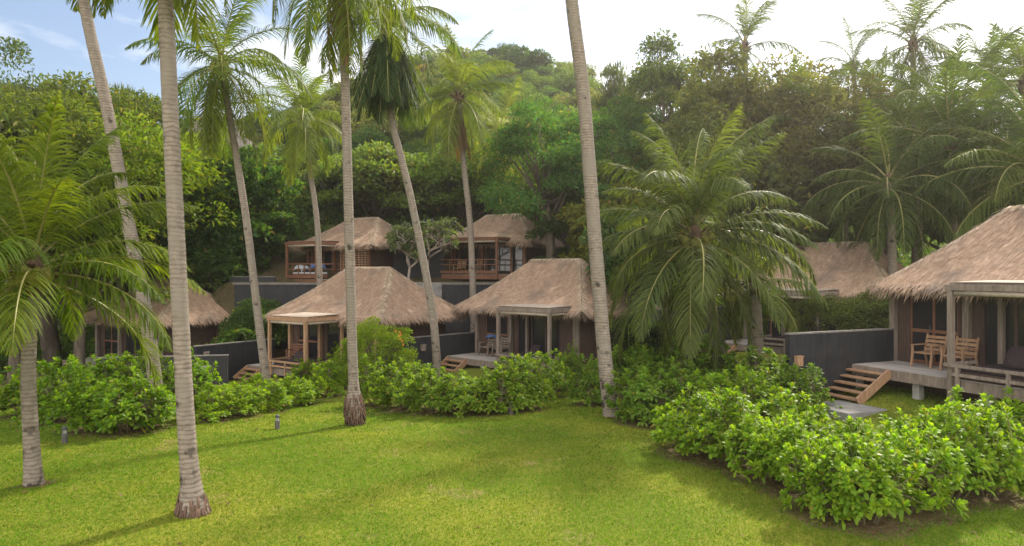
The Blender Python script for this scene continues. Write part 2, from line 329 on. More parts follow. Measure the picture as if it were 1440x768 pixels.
# ------------------------------------------------------------ thatched huts
def thatch_roof(W, D, RL, rise, seed):        # local: eave rectangle [0,W]x[0,D] at z=0, ridge at z=rise
    g = np.random.default_rng(seed)
    x0, x1 = (W - RL)/2, (W + RL)/2; A = [np.array(p, float) for p in ((0, 0, 0), (W, 0, 0), (W, D, 0), (0, D, 0), (x0, D/2, rise), (x1, D/2, rise))]
    faces = [(0, 1, 5, 4), (1, 2, 5), (2, 3, 4, 5), (3, 0, 4)]
    parts, mids = [], []
    # solid body: subdivided faces with thickness
    body = MB(); th = 0.22
    sag = lambda q, p: p - np.array([0, 0, 0.10])*np.sin(pi*q)
    for f in faces:
        a, b = A[f[0]], A[f[1]]; c = A[f[2]]; d = A[f[3]] if len(f) == 4 else A[f[2]]
        nu, nv = 14, 8; vv = []
        for j in range(nv + 1):
            q = j/nv
            l, r = a + (d - a)*q, b + (c - b)*q
            for i in range(nu + 1): vv.append(sag(q, l + (r - l)*i/nu) + g.normal(size=3)*0.012*(0 < j < nv))
        fs = [(j*(nu+1) + i, j*(nu+1) + i + 1, (j+1)*(nu+1) + i + 1, (j+1)*(nu+1) + i) for j in range(nv) for i in range(nu)]
        body.add(vv, fs, 0)
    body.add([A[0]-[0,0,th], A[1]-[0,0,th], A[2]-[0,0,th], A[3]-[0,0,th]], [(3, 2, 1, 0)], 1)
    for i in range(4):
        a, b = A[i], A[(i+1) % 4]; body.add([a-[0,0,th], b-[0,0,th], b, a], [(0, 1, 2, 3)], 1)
    # straw strands
    for f in faces:
        a, b = A[f[0]], A[f[1]]; c = A[f[2]]; d = A[f[3]] if len(f) == 4 else A[f[2]]
        nrm_f = nrm(np.cross(b - a, d - a)); e = nrm(b - a); down = nrm(np.cross(e, nrm_f)); down = down if down[2] < 0 else -down
        area = (np.linalg.norm(b - a) + np.linalg.norm(c - d))/2*np.linalg.norm(d - a); n = int(area*340)
        q = 1 - np.sqrt(1 - g.random(n)) if len(f) == 3 else g.random(n)
        if len(f) == 4:
            k = np.linalg.norm(c - d)/np.linalg.norm(b - a); keep = g.random(n) < (1 - q*(1 - k)); q = q[keep]; n = len(q)
        u = g.random(n); l = a + (d - a)*q[:, None]; r = b + (c - b)*q[:, None]
        p = l + (r - l)*u[:, None]; p[:, 2] -= 0.10*np.sin(pi*q)
        dd = nrm(down + e*g.normal(size=(n, 1))*0.17 + nrm_f*g.uniform(0.0, 0.13, (n, 1)))
        parts.append(kite(p + nrm_f*0.005, dd, np.repeat(e[None], n, 0), g.uniform(0.3, 0.7, n), g.uniform(0.014, 0.036, n)))
        ne = int(np.linalg.norm(b - a)*130); u = g.random((ne, 1)); p = a + (b - a)*u - down*g.uniform(0.0, 0.3, (ne, 1)) + nrm_f*g.uniform(-0.12, 0.02, (ne, 1))
        dd = nrm(down*0.8 + np.array([0, 0, -0.55]) + e*g.normal(size=(ne, 1))*0.22)
        parts.append(kite(p, dd, np.repeat(e[None], ne, 0), g.uniform(0.25, 0.6, ne), g.uniform(0.015, 0.045, ne)))
    V, Fq = join(parts)
    # heavier bundles on hips and ridge
    bp = []
    for i, j in ((0, 4), (1, 5), (2, 5), (3, 4), (4, 5)):
        a, b = A[i], A[j]; n = int(np.linalg.norm(b - a)*(120 if i < 4 else 150)); u = g.random((n, 1)); ax = nrm(b - a)
        side = nrm(np.cross(ax, [0, 0, 1])); sg = g.choice([-1, 1], (n, 1))
        p = a + (b - a)*u + np.array([0, 0, 0.035]) - np.array([0, 0, 0.10])*np.sin(pi*u)*(i < 4)
        dd = nrm(side*sg*0.8 - ax*(0.75 if i < 4 else 0.0) + np.array([0, 0, -0.55]) + g.normal(size=(n, 3))*0.22)
        bp.append(kite(p, dd, np.repeat(ax[None], n, 0), g.uniform(0.25, 0.5, n), g.uniform(0.035, 0.08, n)))
    V2, F2 = join(bp)
    return body, (V, Fq), (V2, F2)

def hut(name, label, O, th, dz, W=6.4, Dp=4.7, oh=0.8, rise=2.35, RL=3.1, eave=2.4, deck=None, perg=None, stairs=None, dd=2.0, legs=True,
        cut=0.0, seed=1, timber=None, post_mat=None, ground=None, group='thatched huts around the lawn', rail=False, ledge=True):
    """local frame: x along the front (0 at the left end), y back into the hut, z=0 at the deck"""
    pm = post_mat or M_grey; tm = timber or M_teak
    H = empty(name, label, 'hut', (O[0], O[1], dz), -R(th), group)
    f = np.array([cos(R(th)), -sin(R(th))]); d = np.array([sin(R(th)), cos(R(th))])
    def loc2(x, y): p = np.array(O) + f*x + d*y; return p
    def gl(x, y): p = loc2(x, y); return gz(p[0], p[1]) - dz
    body, st, bd = thatch_roof(W + 2*oh - cut, Dp + 2*oh, RL, rise, seed)
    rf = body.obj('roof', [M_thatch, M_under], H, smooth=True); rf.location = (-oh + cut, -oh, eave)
    o = link('thatch', np_mesh('thatch', *st, [M_thatch]), rf); o = link('ridge_thatch', np_mesh('ridge_thatch', *bd, [M_thatch2]), rf)
    # walls: front with door and glazing, sides boarded
    zb = min(gl(0, 0), gl(W, 0), gl(0, Dp), gl(W, Dp)) - 0.15; zt = eave + 0.35
    wb = MB(); t = 0.14
    wb.box(0, t, 0, Dp, zb, zt); wb.box(W - t, W, 0, Dp, zb, zt); wb.box(t, W - t, Dp - t, Dp, zb, zt)
    d0, d1, g0, g1 = 0.55, 2.05, 2.75, 5.35
    wb.box(t, d0, 0, t, zb, zt); wb.box(d1, g0, 0, t, zb, zt); wb.box(g1, W - t, 0, t, zb, zt)
    wb.box(d0, d1, 0, t, 2.15, zt); wb.box(g0, g1, 0, t, 2.15, zt); wb.box(d0, d1, 0, t, zb, -0.02); wb.box(g0, g1, 0, t, zb, -0.02)
    wb.box(t, W - t, t, Dp - t, -0.2, -0.05)
    k = 0.0
    while k < zt - zb - 0.2:                       # lapped boards on the side walls
        wb.box(W, W + 0.02, 0.01, Dp - 0.01, zb + k, zb + k + 0.17); wb.box(-0.02, 0, 0.01, Dp - 0.01, zb + k, zb + k + 0.17); k += 0.2
    wb.obj('wall', M_dark, H)
    for (a, b, nm, nl) in ((d0, d1, 'door', 2), (g0, g1, 'window', 3)):
        fb = MB(); step = (b - a)/nl
        for i in range(nl + 1): fb.box(a + i*step - 0.04, a + i*step + 0.04, 0.02, 0.10, -0.02, 2.15)
        for i in range(nl):
            fb.box(a + i*step + 0.04, a + (i+1)*step - 0.04, 0.025, 0.095, 2.05, 2.15); fb.box(a + i*step + 0.04, a + (i+1)*step - 0.04, 0.025, 0.095, -0.02, 0.10)
            if nm == 'door': fb.box(a + i*step + 0.04, a + (i+1)*step - 0.04, 0.025, 0.095, 0.95, 1.05)
        fo = fb.obj(nm, M_red if nm == 'door' else M_dark, H)
        pb = MB()
        for i in range(nl): pb.box(a + i*step + 0.041, a + (i+1)*step - 0.041, 0.055, 0.065, 0.10, 2.05)
        pb.obj('pane', M_glass, fo)
        if nm == 'door':
            hb = MB(); hb.tube([(a + step - 0.08, -0.04, 0.95), (a + step - 0.08, -0.04, 1.2)], 0.015, 6); hb.obj('handle', M_metal, fo)
    for x in (0.06, 2.4, W - 0.06):
        pf = MB(); pf.box(x - 0.09, x + 0.09, -0.20, -0.03, -0.05, eave + 0.05); pf.obj('pillar', pm, H)
    if deck:
        a, b = deck; db = MB(); nb = int((dd)/0.14)
        for i in range(nb): db.box(a, b, -dd + i*0.14, -dd + i*0.14 + 0.128, -0.045, 0.0)
        dk = db.obj('deck', M_deck, H)
        bb = MB()
        bb.box(a, b, -dd - 0.04, -dd, -0.30, -0.012); bb.box(a - 0.04, a, -dd - 0.04, -0.05, -0.30, -0.012); bb.box(b, b + 0.04, -dd - 0.04, -0.05, -0.30, -0.012)
        bb.box(a + 0.1, b - 0.1, -dd + 0.25, -dd + 0.35, -0.24, -0.046)
        bb.obj('deck_beam', tm if tm is not M_teak else M_grey, dk)
        if legs:
            n = 4
            for i in range(n):
                x = a + 0.3 + (b - a - 0.6)*i/(n - 1)
                lb = MB(); lb.box(x - 0.10, x + 0.10, -dd + 0.12, -dd + 0.32, min(gl(x, -dd), -0.3) - 0.1, -0.24); lb.obj('deck_leg', M_post, dk)
        ub = MB(); ub.box(a + 0.05, b - 0.05, -0.9, -0.6, zb, -0.06); ub.obj('deck_footing', M_dark, dk)
    if stairs:
        a, b = stairs; g = gl((a + b)/2, -dd - 1.0); ns = max(3, int(round(-g/0.19))); run = 0.25*ns; y0 = -dd - 0.05
        so_ = link('stairs', None, H)
        for x in (a, b): sb = MB(); sb.bar((x, y0, -0.10), (x, y0 - run, g + 0.02), 0.06, 0.26); sb.obj('stringer', M_teak, so_)
        for i in range(ns):
            tb = MB(); q = (i + 0.4)/ns; zz = -0.06 + (g + 0.05)*q; yy = y0 - run*q
            tb.box(a + 0.035, b - 0.035, yy - 0.15, yy + 0.13, zz - 0.045, zz); tb.obj('tread', M_teak, so_)
    if perg:
        a, b, ph, pd = perg; y0, y1 = -dd - 0.06, -dd - 0.06 + pd
        hw = 0.065; pg = link('pergola', None, H)
        for x in (a, b):
            for y in (y0, y1):
                pb = MB(); pb.box(x - hw, x + hw, y - hw, y + hw, (gl(x, y) - 0.1 if y == y0 and legs else -0.30), ph); pb.obj('post', pm, pg)
        tb = MB()
        tb.box(a - 0.12, b + 0.12, y0 - 0.08, y0 + 0.08, ph + 0.002, ph + 0.15); tb.box(a - 0.12, b + 0.12, y1 - 0.08, y1 + 0.08, ph + 0.002, ph + 0.15)
        tb.box(a - 0.08, a + 0.08, y0 + 0.083, y1 - 0.083, ph + 0.003, ph + 0.147); tb.box(b - 0.08, b + 0.08, y0 + 0.083, y1 - 0.083, ph + 0.003, ph + 0.147)
        n = 9
        for i in range(n):
            y = y0 + 0.12 + (y1 - y0 - 0.24)*i/(n - 1); tb.box(a - 0.1, b + 0.1, y - 0.035, y + 0.035, ph + 0.151, ph + 0.20)
        tb.obj('pergola_roof', pm, pg)
        cb = MB(); cb.add([(a + 0.05, y0 + 0.05, ph + 0.21), (b - 0.05, y0 + 0.05, ph + 0.21), (b - 0.05, y1, ph + 0.26), (a + 0.05, y1, ph + 0.26),
                           (a + 0.05, y0 + 0.05, ph + 0.225), (b - 0.05, y0 + 0.05, ph + 0.225), (b - 0.05, y1, ph + 0.275), (a + 0.05, y1, ph + 0.275)],
                          [(3, 2, 1, 0), (4, 5, 6, 7), (0, 1, 5, 4), (1, 2, 6, 5), (2, 3, 7, 6), (3, 0, 4, 7)])
        cb.obj('canopy_cloth', M_blind, pg)
        rb = MB(); rb.tube([(a + 0.1, y0 + 0.02, ph - 0.07), (b - 0.1, y0 + 0.02, ph - 0.07)], 0.07, 10); rb.obj('rolled_blind', M_blind, pg, True)
        rb = MB(); rb.tube([(b - 0.02, y0 + 0.12, ph - 0.07), (b - 0.02, y1 - 0.12, ph - 0.07)], 0.06, 10); rb.obj('rolled_blind', M_blind, pg, True)
        if ledge:
            lb = MB()
            lb.box(a - 0.1, b + 0.12, y0 - 0.16, y0 - 0.067, 0.33, 0.41); lb.box(b + 0.067, b + 0.16, y0 - 0.066, y1 - 0.15, 0.33, 0.41); lb.box(a - 0.14, a - 0.067, y0 - 0.06, y1 - 0.9, 0.33, 0.41)
            for x in (a + 0.25, (a + b)/2, b - 0.25): lb.box(x - 0.04, x + 0.04, y0 - 0.15, y0 - 0.08, -0.28, 0.33)
            lb.box(a + 0.07, b - 0.07, y0 - 0.14, y0 - 0.09, 0.10, 0.18)
            lb.obj('ledge_rail', pm, pg)
            bdm = MB(); bdm.box(a + 0.1, b - 0.1, y0 + 0.1, y1 - 0.25, 0.012, 0.20); bdm.box(a + 0.14, b - 0.14, y0 + 0.14, y1 - 0.29, 0.205, 0.32, 1); bdm.obj('daybed', [M_dark, M_cush], H, bev=0.02)
        if rail:
            lb = MB()
            for z in (0.62, 0.95): lb.box(a + 0.07, b - 0.07, y0 - 0.02, y0 + 0.03, z, z + 0.05); lb.box(b - 0.02, b + 0.03, y0 + 0.07, y1 - 0.07, z, z + 0.05); lb.box(a - 0.02, a + 0.03, y0 + 0.07, y1 - 0.07, z, z + 0.05)
            n = 5
            for i in range(1, n): x = a + (b - a)*i/n; lb.box(x - 0.025, x + 0.025, y0 - 0.018, y0 + 0.028, -0.02, 0.95)
            lb.box(a + 0.07, b - 0.07, y0 - 0.03, y0 + 0.03, 0.08, 0.26)
            lb.obj('railing', tm, pg)
    H['loc2'] = 0; del H['loc2']
    return H, loc2

def garden_wall(label, p0, p1, z0, z1, th=0.16, lamp=None, cat='wall', lampm=None, name='privacy_wall'):
    a, b = Vector((*p0, 0)), Vector((*p1, 0)); L = (b - a).length
    W = empty(name, label, cat, (p0[0], p0[1], z0), math.atan2(b.y - a.y, b.x - a.x), 'dark garden walls')
    m = MB(); nseg = max(1, int(L/1.2)); h = z1 - z0
    for i in range(nseg): m.box(L*i/nseg + 0.003, L*(i + 1)/nseg - 0.003, -th/2, th/2, 0, h)
    m.box(0.01, L - 0.01, -th/2 + 0.01, th/2 - 0.01, 0.01, h - 0.01)
    m.obj('wall_panel', M_black, W)
    c = MB(); c.box(-0.02, L + 0.02, -th/2 - 0.02, th/2 + 0.02, h + 0.001, h + 0.045); c.obj('coping', M_cope, W)
    if lamp:
        lb = MB(); lb.box(lamp[0] - 0.11, lamp[0] + 0.11, -th/2 - 0.13, -th/2 - 0.002, lamp[1] - z0 - 0.13, lamp[1] - z0 + 0.13)
        lb.box(lamp[0] - 0.13, lamp[0] + 0.13, -th/2 - 0.15, -th/2 - 0.002, lamp[1] - z0 + 0.131, lamp[1] - z0 + 0.16)
        lb.obj('wall_lamp', lampm or M_grey, W)
    return W

HM, m2 = hut('thatched_hut', 'thatched hut in the middle of the row with an open grey pergola', (-1.73, 34.8), 43, -0.05,
    deck=(-0.1, 6.4), perg=(3.45, 6.45, 2.35, 1.95), stairs=(0.05, 1.35), seed=3)
HR, r2 = hut('thatched_hut', 'large nearest thatched hut at the right edge with a wooden deck and broad steps', (12.1, 21.6), 68, 1.25,
    deck=(-0.1, 6.4), perg=(3.3, 6.3, 2.3, 2.0), stairs=(0.1, 1.5), seed=4, cut=0.7)
HL, l2 = hut('thatched_hut', 'thatched hut behind the root ball trunk, with a pale straw hip', (-11.4, 35.3), 35, -0.45,
    deck=(0.1, 4.6), perg=(1.9, 4.5, 2.25, 2.1), stairs=(0.2, 1.4), dd=2.6, seed=5, post_mat=M_teak)
HLL, ll2 = hut('thatched_hut', 'thatched hut half hidden behind the young palm and slim trunks on the left', (-25.0, 41.3), 30, -1.05,
    deck=(0, 6.4), seed=6, eave=2.4)
HRR, rr2 = hut('thatched_hut', 'thatched hut behind the large spreading palm, bushes beside its pergola', (11.7, 34.1), 50, 0.73,
    deck=(-0.3, 5.0), perg=(2.1, 4.9, 2.3, 2.4), stairs=(-0.2, 1.1), dd=2.6, seed=7)
HU1, u12 = hut('thatched_hut', 'upper terrace thatched hut with towels on its terrace and a lattice screen', (-13.6, 45.8), 30, 3.6, W=5.4, eave=2.2, rise=1.95, RL=2.5,
    deck=(0.0, 5.4), perg=(0.5, 3.1, 2.2, 2.2), dd=2.3, legs=False, seed=8, timber=M_red, post_mat=M_red, rail=True, ledge=False)
HU2, u22 = hut('thatched_hut', 'upper terrace thatched hut with a tall reddish timber railing and open posts', (-4.14, 47.4), 25, 3.9, W=5.6, eave=2.15, rise=2.1, RL=2.7,
    deck=(0, 5.6), perg=(0.3, 4.6, 2.2, 2.2), dd=2.3, legs=False, seed=9, timber=M_red, post_mat=M_red, rail=True, ledge=False)
sx, sy, _ = P(508, 300, 60)
HU3, u32 = hut('thatched_hut', 'small dark thatched hut deep among the trees on the hillside', (sx, sy), 10, gz(sx, sy + 1) + 0.6, W=2.6, Dp=2.4, eave=1.9, rise=1.2, RL=0.8, oh=0.5, seed=10)
# lattice screen on the upper left hut
lm = MB()
for i in range(9): lm.box(3.2 + i*0.26, 3.24 + i*0.26, -0.42, -0.38, 0.0, 2.0)
for i in range(14): lm.box(3.15, 5.4, -0.375, -0.35, 0.05 + i*0.145, 0.10 + i*0.145)
lm.obj('lattice_screen', M_teak, HU1)

garden_wall('dark boarded wall beside the middle hut with one square lamp', (-5.0, 31.7), (-1.85, 35.0), -1.2, 0.95, lamp=(1.0, 0.45))
garden_wall('dark wall beside the steps of the nearest hut with a small wooden lamp', (7.95, 19.7), (12.0, 21.5), 0.1, 2.22, lamp=(0.28, 1.45), lampm=M_teak)
garden_wall('dark wall left of the pergola with reddish chair, lamp near its free end', (-14.7, 31.6), (-12.3, 35.2), -1.9, 0.58, lamp=(0.5, 0.15))
garden_wall('low dark wall showing below the fronds of the young palm', (-18.2, 30.0), (-12.9, 31.0), -2.0, 0.25)
garden_wall('dark wall hidden behind the large spreading palm', (6.0, 30.3), (11.4, 34.0), -0.4, 2.35, lamp=(0.6, 1.5))

RW = empty('retaining_wall', 'tall dark retaining wall holding up the terrace of the upper huts', 'wall', (0, 41.0, 0))
b = MB(); b.box(-16.6, -6.3, -0.15, 0.35, -1.8, 3.3); b.box(-4.2, 9, -0.15, 0.35, -1.8, 3.3); b.obj('wall_panel', M_black, RW)
b = MB(); b.box(-6.29, -4.21, -0.10, 0.35, -1.8, 3.42); b.obj('concrete_panel', M_conc, RW)
b = MB(); b.box(-16.7, -6.3, -0.2, 0.4, 3.301, 3.42); b.box(-4.2, 9.1, -0.2, 0.4, 3.301, 3.42); b.obj('coping', M_cope, RW)
garden_wall('black wall standing between the two upper terrace huts', (-7.7, 44.3), (-4.5, 45.2), 3.2, 5.85)
garden_wall('dark wall on the terrace left of the upper towel hut', (-17.2, 41.6), (-14.4, 41.6), 3.2, 3.75)

# ------------------------------------------------------------ furniture and small things
def chair_mesh():
    t = {}
    b = MB(); b.box(-0.28, 0.28, -0.26, 0.26, 0.40, 0.44); t['seat'] = b.mesh('seat', M_teak)
    b = MB()
    for i in range(4): b.bar((-0.28, 0.27 + 0.03*i, 0.50 + 0.12*i), (0.28, 0.27 + 0.03*i, 0.50 + 0.12*i), 0.03, 0.085)
    t['backrest'] = b.mesh('backrest', M_teak)
    for nm, (x, y, h, lean) in {'leg': (-0.30, -0.26, 0.62, 0), 'leg2': (0.30, -0.26, 0.62, 0), 'leg3': (-0.30, 0.26, 0.95, 0.13), 'leg4': (0.30, 0.26, 0.95, 0.13)}.items():
        b = MB(); b.bar((x, y + (0.1 if lean else -0.06), 0), (x, y, 0.42), 0.045, 0.055); b.bar((x, y, 0.41), (x, y + lean, h), 0.045, 0.05); t[nm] = b.mesh('leg', M_teak)
    for nm, x in (('armrest', -0.30), ('armrest2', 0.30)):
        b = MB(); b.box(x - 0.04, x + 0.04, -0.30, 0.33, 0.622, 0.655); t[nm] = b.mesh('armrest', M_teak)
    return t
CH = chair_mesh()
def chair(x, y, z, rz, label, mats=None):
    c = empty('wooden_armchair', label, 'chair', (x, y, z), rz, 'wooden armchairs on the hut decks')
    for k, me in CH.items():
        o = link(k.rstrip('234'), me, c)
        if mats: o.material_slots[0].link = 'OBJECT'; o.material_slots[0].material = mats
    return c
def on(l2, x, y): p = l2(x, y); return float(p[0]), float(p[1])
x, y = on(r2, 1.55, -0.55); chair(x, y, 1.25, -R(68), 'slatted wooden armchair on the nearest hut deck, farther one of the pair', None)
x, y = on(r2, 2.45, -0.55); chair(x, y, 1.25, -R(68), 'slatted wooden armchair on the nearest hut deck, beside the pergola post', None)
x, y = on(m2, 1.25, -0.55); chair(x, y, -0.05, -R(43), 'pale wooden armchair with a blue towel over it on the middle hut deck', M_grey)
x, y = on(m2, 2.15, -0.55); chair(x, y, -0.05, -R(43), 'pale wooden armchair beside the towelled one on the middle hut deck', M_grey)
x, y = on(l2, 1.3, -0.8); chair(x, y, -0.45, -R(10), 'reddish wooden armchair on the deck under the left pergola', M_red)
x, y = on(u22, 1.3, -1.3); chair(x, y, 3.9, -R(25), 'small armchair behind the railing of the upper right hut, left one')
x, y = on(u22, 2.4, -1.2); chair(x, y, 3.9, -R(60), 'small armchair behind the railing of the upper right hut, turned sideways')
def cloth(name, label, c, w, d, h, mat_, rz=0, cat='towel'):
    n = 10; V = []
    for j in range(n + 1):
        for i in range(n + 1):
            u, v = i/n - 0.5, j/n - 0.5
            V.append((u*w + 0.03*sin(9*v), v*d + 0.03*sin(8*u), h*(1 - 3.2*(u*u*u*u + v*v*v*v)*3) + 0.04*sin(7*u + 3)*cos(6*v)))
    Fs = [(j*(n+1) + i, j*(n+1) + i + 1, (j+1)*(n+1) + i + 1, (j+1)*(n+1) + i) for j in range(n) for i in range(n)]
    m = MB(); m.add(V, Fs); o = m.obj(name, mat_, None, True); s = o.modifiers.new('thick', 'SOLIDIFY'); s.thickness = 0.03
    o.location = c; o.rotation_euler = (0, 0, rz); return tag(o, label, cat)
x, y = on(m2, 1.3, -0.25); cloth('towel', 'crumpled blue towel draped over an armchair of the middle hut', (x, y, 0.83), 0.75, 0.4, 0.10, M_blue, -R(43))
def cushion(label, x, y, z, rz, tilt=-60, m=M_cush, s=0.5):
    n = 10; V = []
    for sg in (1, -1):
        for j in range(n + 1):
            for i in range(n + 1):
                u, v = 2*i/n - 1, 2*j/n - 1; k = (1 - u**4)*(1 - v**4)
                V.append((u*s/2*(1 - 0.08*v*v), v*s/2*(1 - 0.08*u*u), sg*0.09*k**0.6))
    q = (n+1)**2
    Fs = [(j*(n+1) + i, j*(n+1) + i + 1, (j+1)*(n+1) + i + 1, (j+1)*(n+1) + i) for j in range(n) for i in range(n)]
    Fs = Fs + [tuple(q + i for i in reversed(f)) for f in Fs]
    mb = MB(); mb.add(V, Fs); o = mb.obj('cushion', m, None, True); o.rotation_euler = (R(-tilt), 0, rz); o.location = (x, y, z); return tag(o, label, 'cushion', 'scatter cushions')
x, y = on(r2, 4.3, -1.0); cushion('big dark cushion leaning on the daybed of the nearest hut', x, y, 1.25 + 0.62, -R(68), s=0.62)
x, y = on(r2, 5.0, -0.9); cushion('second dark cushion behind the ledge of the nearest hut, nearer the frame edge', x, y, 1.25 + 0.55, -R(60), s=0.5)
x, y = on(l2, 3.0, -1.9); cushion('dark cushion on the daybed under the left pergola', x, y, -0.45 + 0.5, -R(35), s=0.6)
x, y = on(m2, 4.6, -0.9); cushion('dark cushion on the daybed inside the middle pergola', x, y, -0.05 + 0.55, -R(43), s=0.55)
x, y = on(u12, 1.0, -1.6); cloth('towel', 'blue and grey towel heaped at the left end of the upper terrace', (x, y, 4.1), 0.9, 0.8, 0.4, M_white, -R(30))
x, y = on(u12, 2.4, -1.6); cloth('towel', 'blue towel heaped beside the pergola post of the upper terrace', (x, y, 4.15), 1.0, 0.8, 0.45, M_blue, -R(30))
x, y = on(u12, 1.75, -1.6)
bb = MB(); bb.box(-1.1, 1.1, -0.45, 0.45, 0.12, 0.34); bb.box(-1.1, 1.1, -0.43, 0.43, 0.341, 0.45, 1)
for sx_ in (-1, 1):
    for sy_ in (-0.35, 0.35): bb.box(sx_ - 0.05, sx_ + 0.05, sy_ - 0.05, sy_ + 0.05, 0, 0.12)
o = bb.obj('daybed', [M_red, M_white], None, bev=0.02); o.location = (x, y, 3.6); o.rotation_euler = (0, 0, -R(30)); tag(o, 'pale daybed under the towels on the upper left terrace', 'daybed')
def bollard(px, py, label):
    p = at(px, py); o = empty('bollard_light', label, 'lamp', p, 0.2, 'bollard lights on the lawn'); o.scale = (0.85, 0.85, 0.92)
    m = MB(); m.lathe([(0.075, -0.05), (0.075, 0.24), (0.06, 0.245)], 14); m.obj('post', M_lamp, o, False)
    m = MB(); m.lathe([(0.045, 0.245), (0.045, 0.33)], 14); m.obj('lens', M_lens, o)
    m = MB(); m.lathe([(0.06, 0.33), (0.062, 0.39), (0.04, 0.41)], 14); m.obj('cap', M_metal, o)
    m = MB()
    for k in range(3): a = k*2*pi/3 + 0.5; m.tube([(0.056*cos(a), 0.056*sin(a), 0.24), (0.056*cos(a), 0.056*sin(a), 0.335)], 0.008, 5)
    m.obj('guard', M_metal, o)
bollard(390, 604, 'small bollard light alone on the lawn left of the root ball palm')
bollard(91, 624, 'small bollard light at the foot of the left hedge')
bollard(719, 583, 'small bollard light half buried in the hedge before the middle hut')
x, y, z = at(1187, 576)
sb = MB(); sb.box(-0.75, 0.75, -0.9, 0.55, -0.25, 0.10); o = sb.obj('paving_slab', M_conc, None, bev=0.015); o.location = (x + 0.15, y, z); o.rotation_euler = (0, 0, -R(68)); tag(o, 'grey paving slab at the foot of the steps', 'paving', kind='structure')
x, y = -13.9, 31.0; pb = MB(); pb.lathe([(0.22, 0), (0.33, 0.5), (0.36, 0.92), (0.38, 0.98), (0.33, 0.98), (0.30, 0.8)], 20)
o = pb.obj('garden_pot', M_post, None, True); o.location = (x, y, gz(x, y) - 0.02); tag(o, 'round pale pot rim beside the dark wall at left', 'pot')

# ------------------------------------------------------------ coconut palms
def frond_mesh(e, seed, L=4.0, n=62, bend=1.35, hang=0.5, wf=0.40):
    g = np.random.default_rng(seed); ns = 16; pts = [np.zeros(3)]; tans = []; a = R(e); tw = g.normal()*0.10
    for i in range(ns):
        s = (i + 0.5)/ns; ang = max(a - bend*s**1.4*(0.55 + 0.45*cos(a)), -R(87)); yaw = tw*s*1.6
        t = np.array([cos(ang)*cos(yaw), cos(ang)*sin(yaw), sin(ang)]); tans.append(t); pts.append(pts[-1] + t*L/ns)
    pts = np.array(pts); tans = np.array(tans + [tans[-1]])
    mb = MB(); mb.tube(pts, np.linspace(0.040, 0.005, ns + 1), 5)
    Vr = np.concatenate(mb.v); Fr = [f for f in mb.f if len(f) == 4]
    s = np.linspace(0.14, 1.0, n); roll = g.normal()*0.22
    V, Fq = [], []; k = 0
    for sg in (1, -1):
        ss = np.clip(s + g.normal(size=n)*0.004, 0.1, 0.999); idx = ss*ns; i0 = np.minimum(idx.astype(int), ns - 1); fr = (idx - i0)[:, None]
        p = pts[i0]*(1 - fr) + pts[i0 + 1]*fr; t = nrm(tans[i0]*(1 - fr) + tans[np.minimum(i0 + 1, ns)]*fr)
        side = nrm(np.cross(t, [0, 0, 1.0] if abs(e) < 86 else [0, 1.0, 0])); up = nrm(np.cross(side, t))
        side = nrm(side*cos(roll) + up*sin(roll)*sg)*sg
        Ll = (0.27*L)*np.clip(np.sin(pi*np.clip(ss*0.86 + 0.13, 0, 1))**0.75, 0.12, 1)*(0.8 + 0.3*g.random(n))*np.where(g.random(n) < 0.06, 0.25, 1.0)
        fwd = (0.35 if e < 60 else 0.85) + 0.85*ss
        d = nrm(side + t*fwd[:, None] + up*(0.28 + 0.2*g.normal(size=(n, 1))) + g.normal(size=(n, 3))*0.11)
        wd = nrm(t*0.9 + up*0.35*1 - d*np.sum((t*0.9 + up*0.35)*d, 1, keepdims=True)); ws = np.array([0.035, 0.05, 0.042, 0.006])
        q = p; ring = []; dr = hang*(0.7 + 0.6*g.random((n, 1)))
        for j in range(4):
            ring.append(np.stack([q - wd*ws[j]*wf, q + wd*ws[j]*wf], 1))
            d2 = nrm(d + np.array([0, 0, -1.0])*dr*(j + 0.4)*0.8); q = q + d2*(Ll/3)[:, None]
        A = np.stack(ring, 1).reshape(n, 8, 3); V.append(A.reshape(-1, 3))
        base = k + np.arange(n)[:, None]*8
        for j in range(3): Fq.append(np.concatenate([base + 2*j, base + 2*j + 1, base + 2*j + 3, base + 2*j + 2], 1))
        k += n*8
    V = np.concatenate(V); Fq = np.concatenate(Fq); mi = np.zeros(len(Fq), int)
    Fr = np.array(Fr) + len(V); V = np.concatenate([V, Vr]); Fq = np.concatenate([Fq, Fr]); mi = np.concatenate([mi, np.ones(len(Fr), int)])
    return np_mesh('frond', V, Fq, [M_frond, M_rib], mi)
ELEV = [82, 66, 50, 35, 20, 5, -15, -35, -55, -72]
FRONDS = {e: [frond_mesh(e, 100 + i*7 + k, bend=[1.25, 1.7][k], hang=[0.5, 0.75][k]) for k in range(2)] for i, e in enumerate(ELEV)}
NEAR = {e: [frond_mesh(e, 300 + i*7 + k, n=76, bend=[1.25, 1.75][k], hang=[0.6, 0.85][k], wf=0.42) for k in range(2)] for i, e in enumerate(ELEV)}
SKIRT = [frond_mesh(-64, 900 + k, bend=0.15, hang=0.9) for k in range(3)]
def nut_mesh():
    m = MB(); m.lathe([(0.02, -0.15), (0.09, -0.11), (0.125, 0.0), (0.10, 0.09), (0.04, 0.145), (0.01, 0.15)], 10); return m.mesh('coconut', M_nut, True)
NUT = nut_mesh()
GREEN, YEL, BROWN = (0.075, 0.12, 0.025), (0.20, 0.21, 0.025), (0.16, 0.10, 0.055)
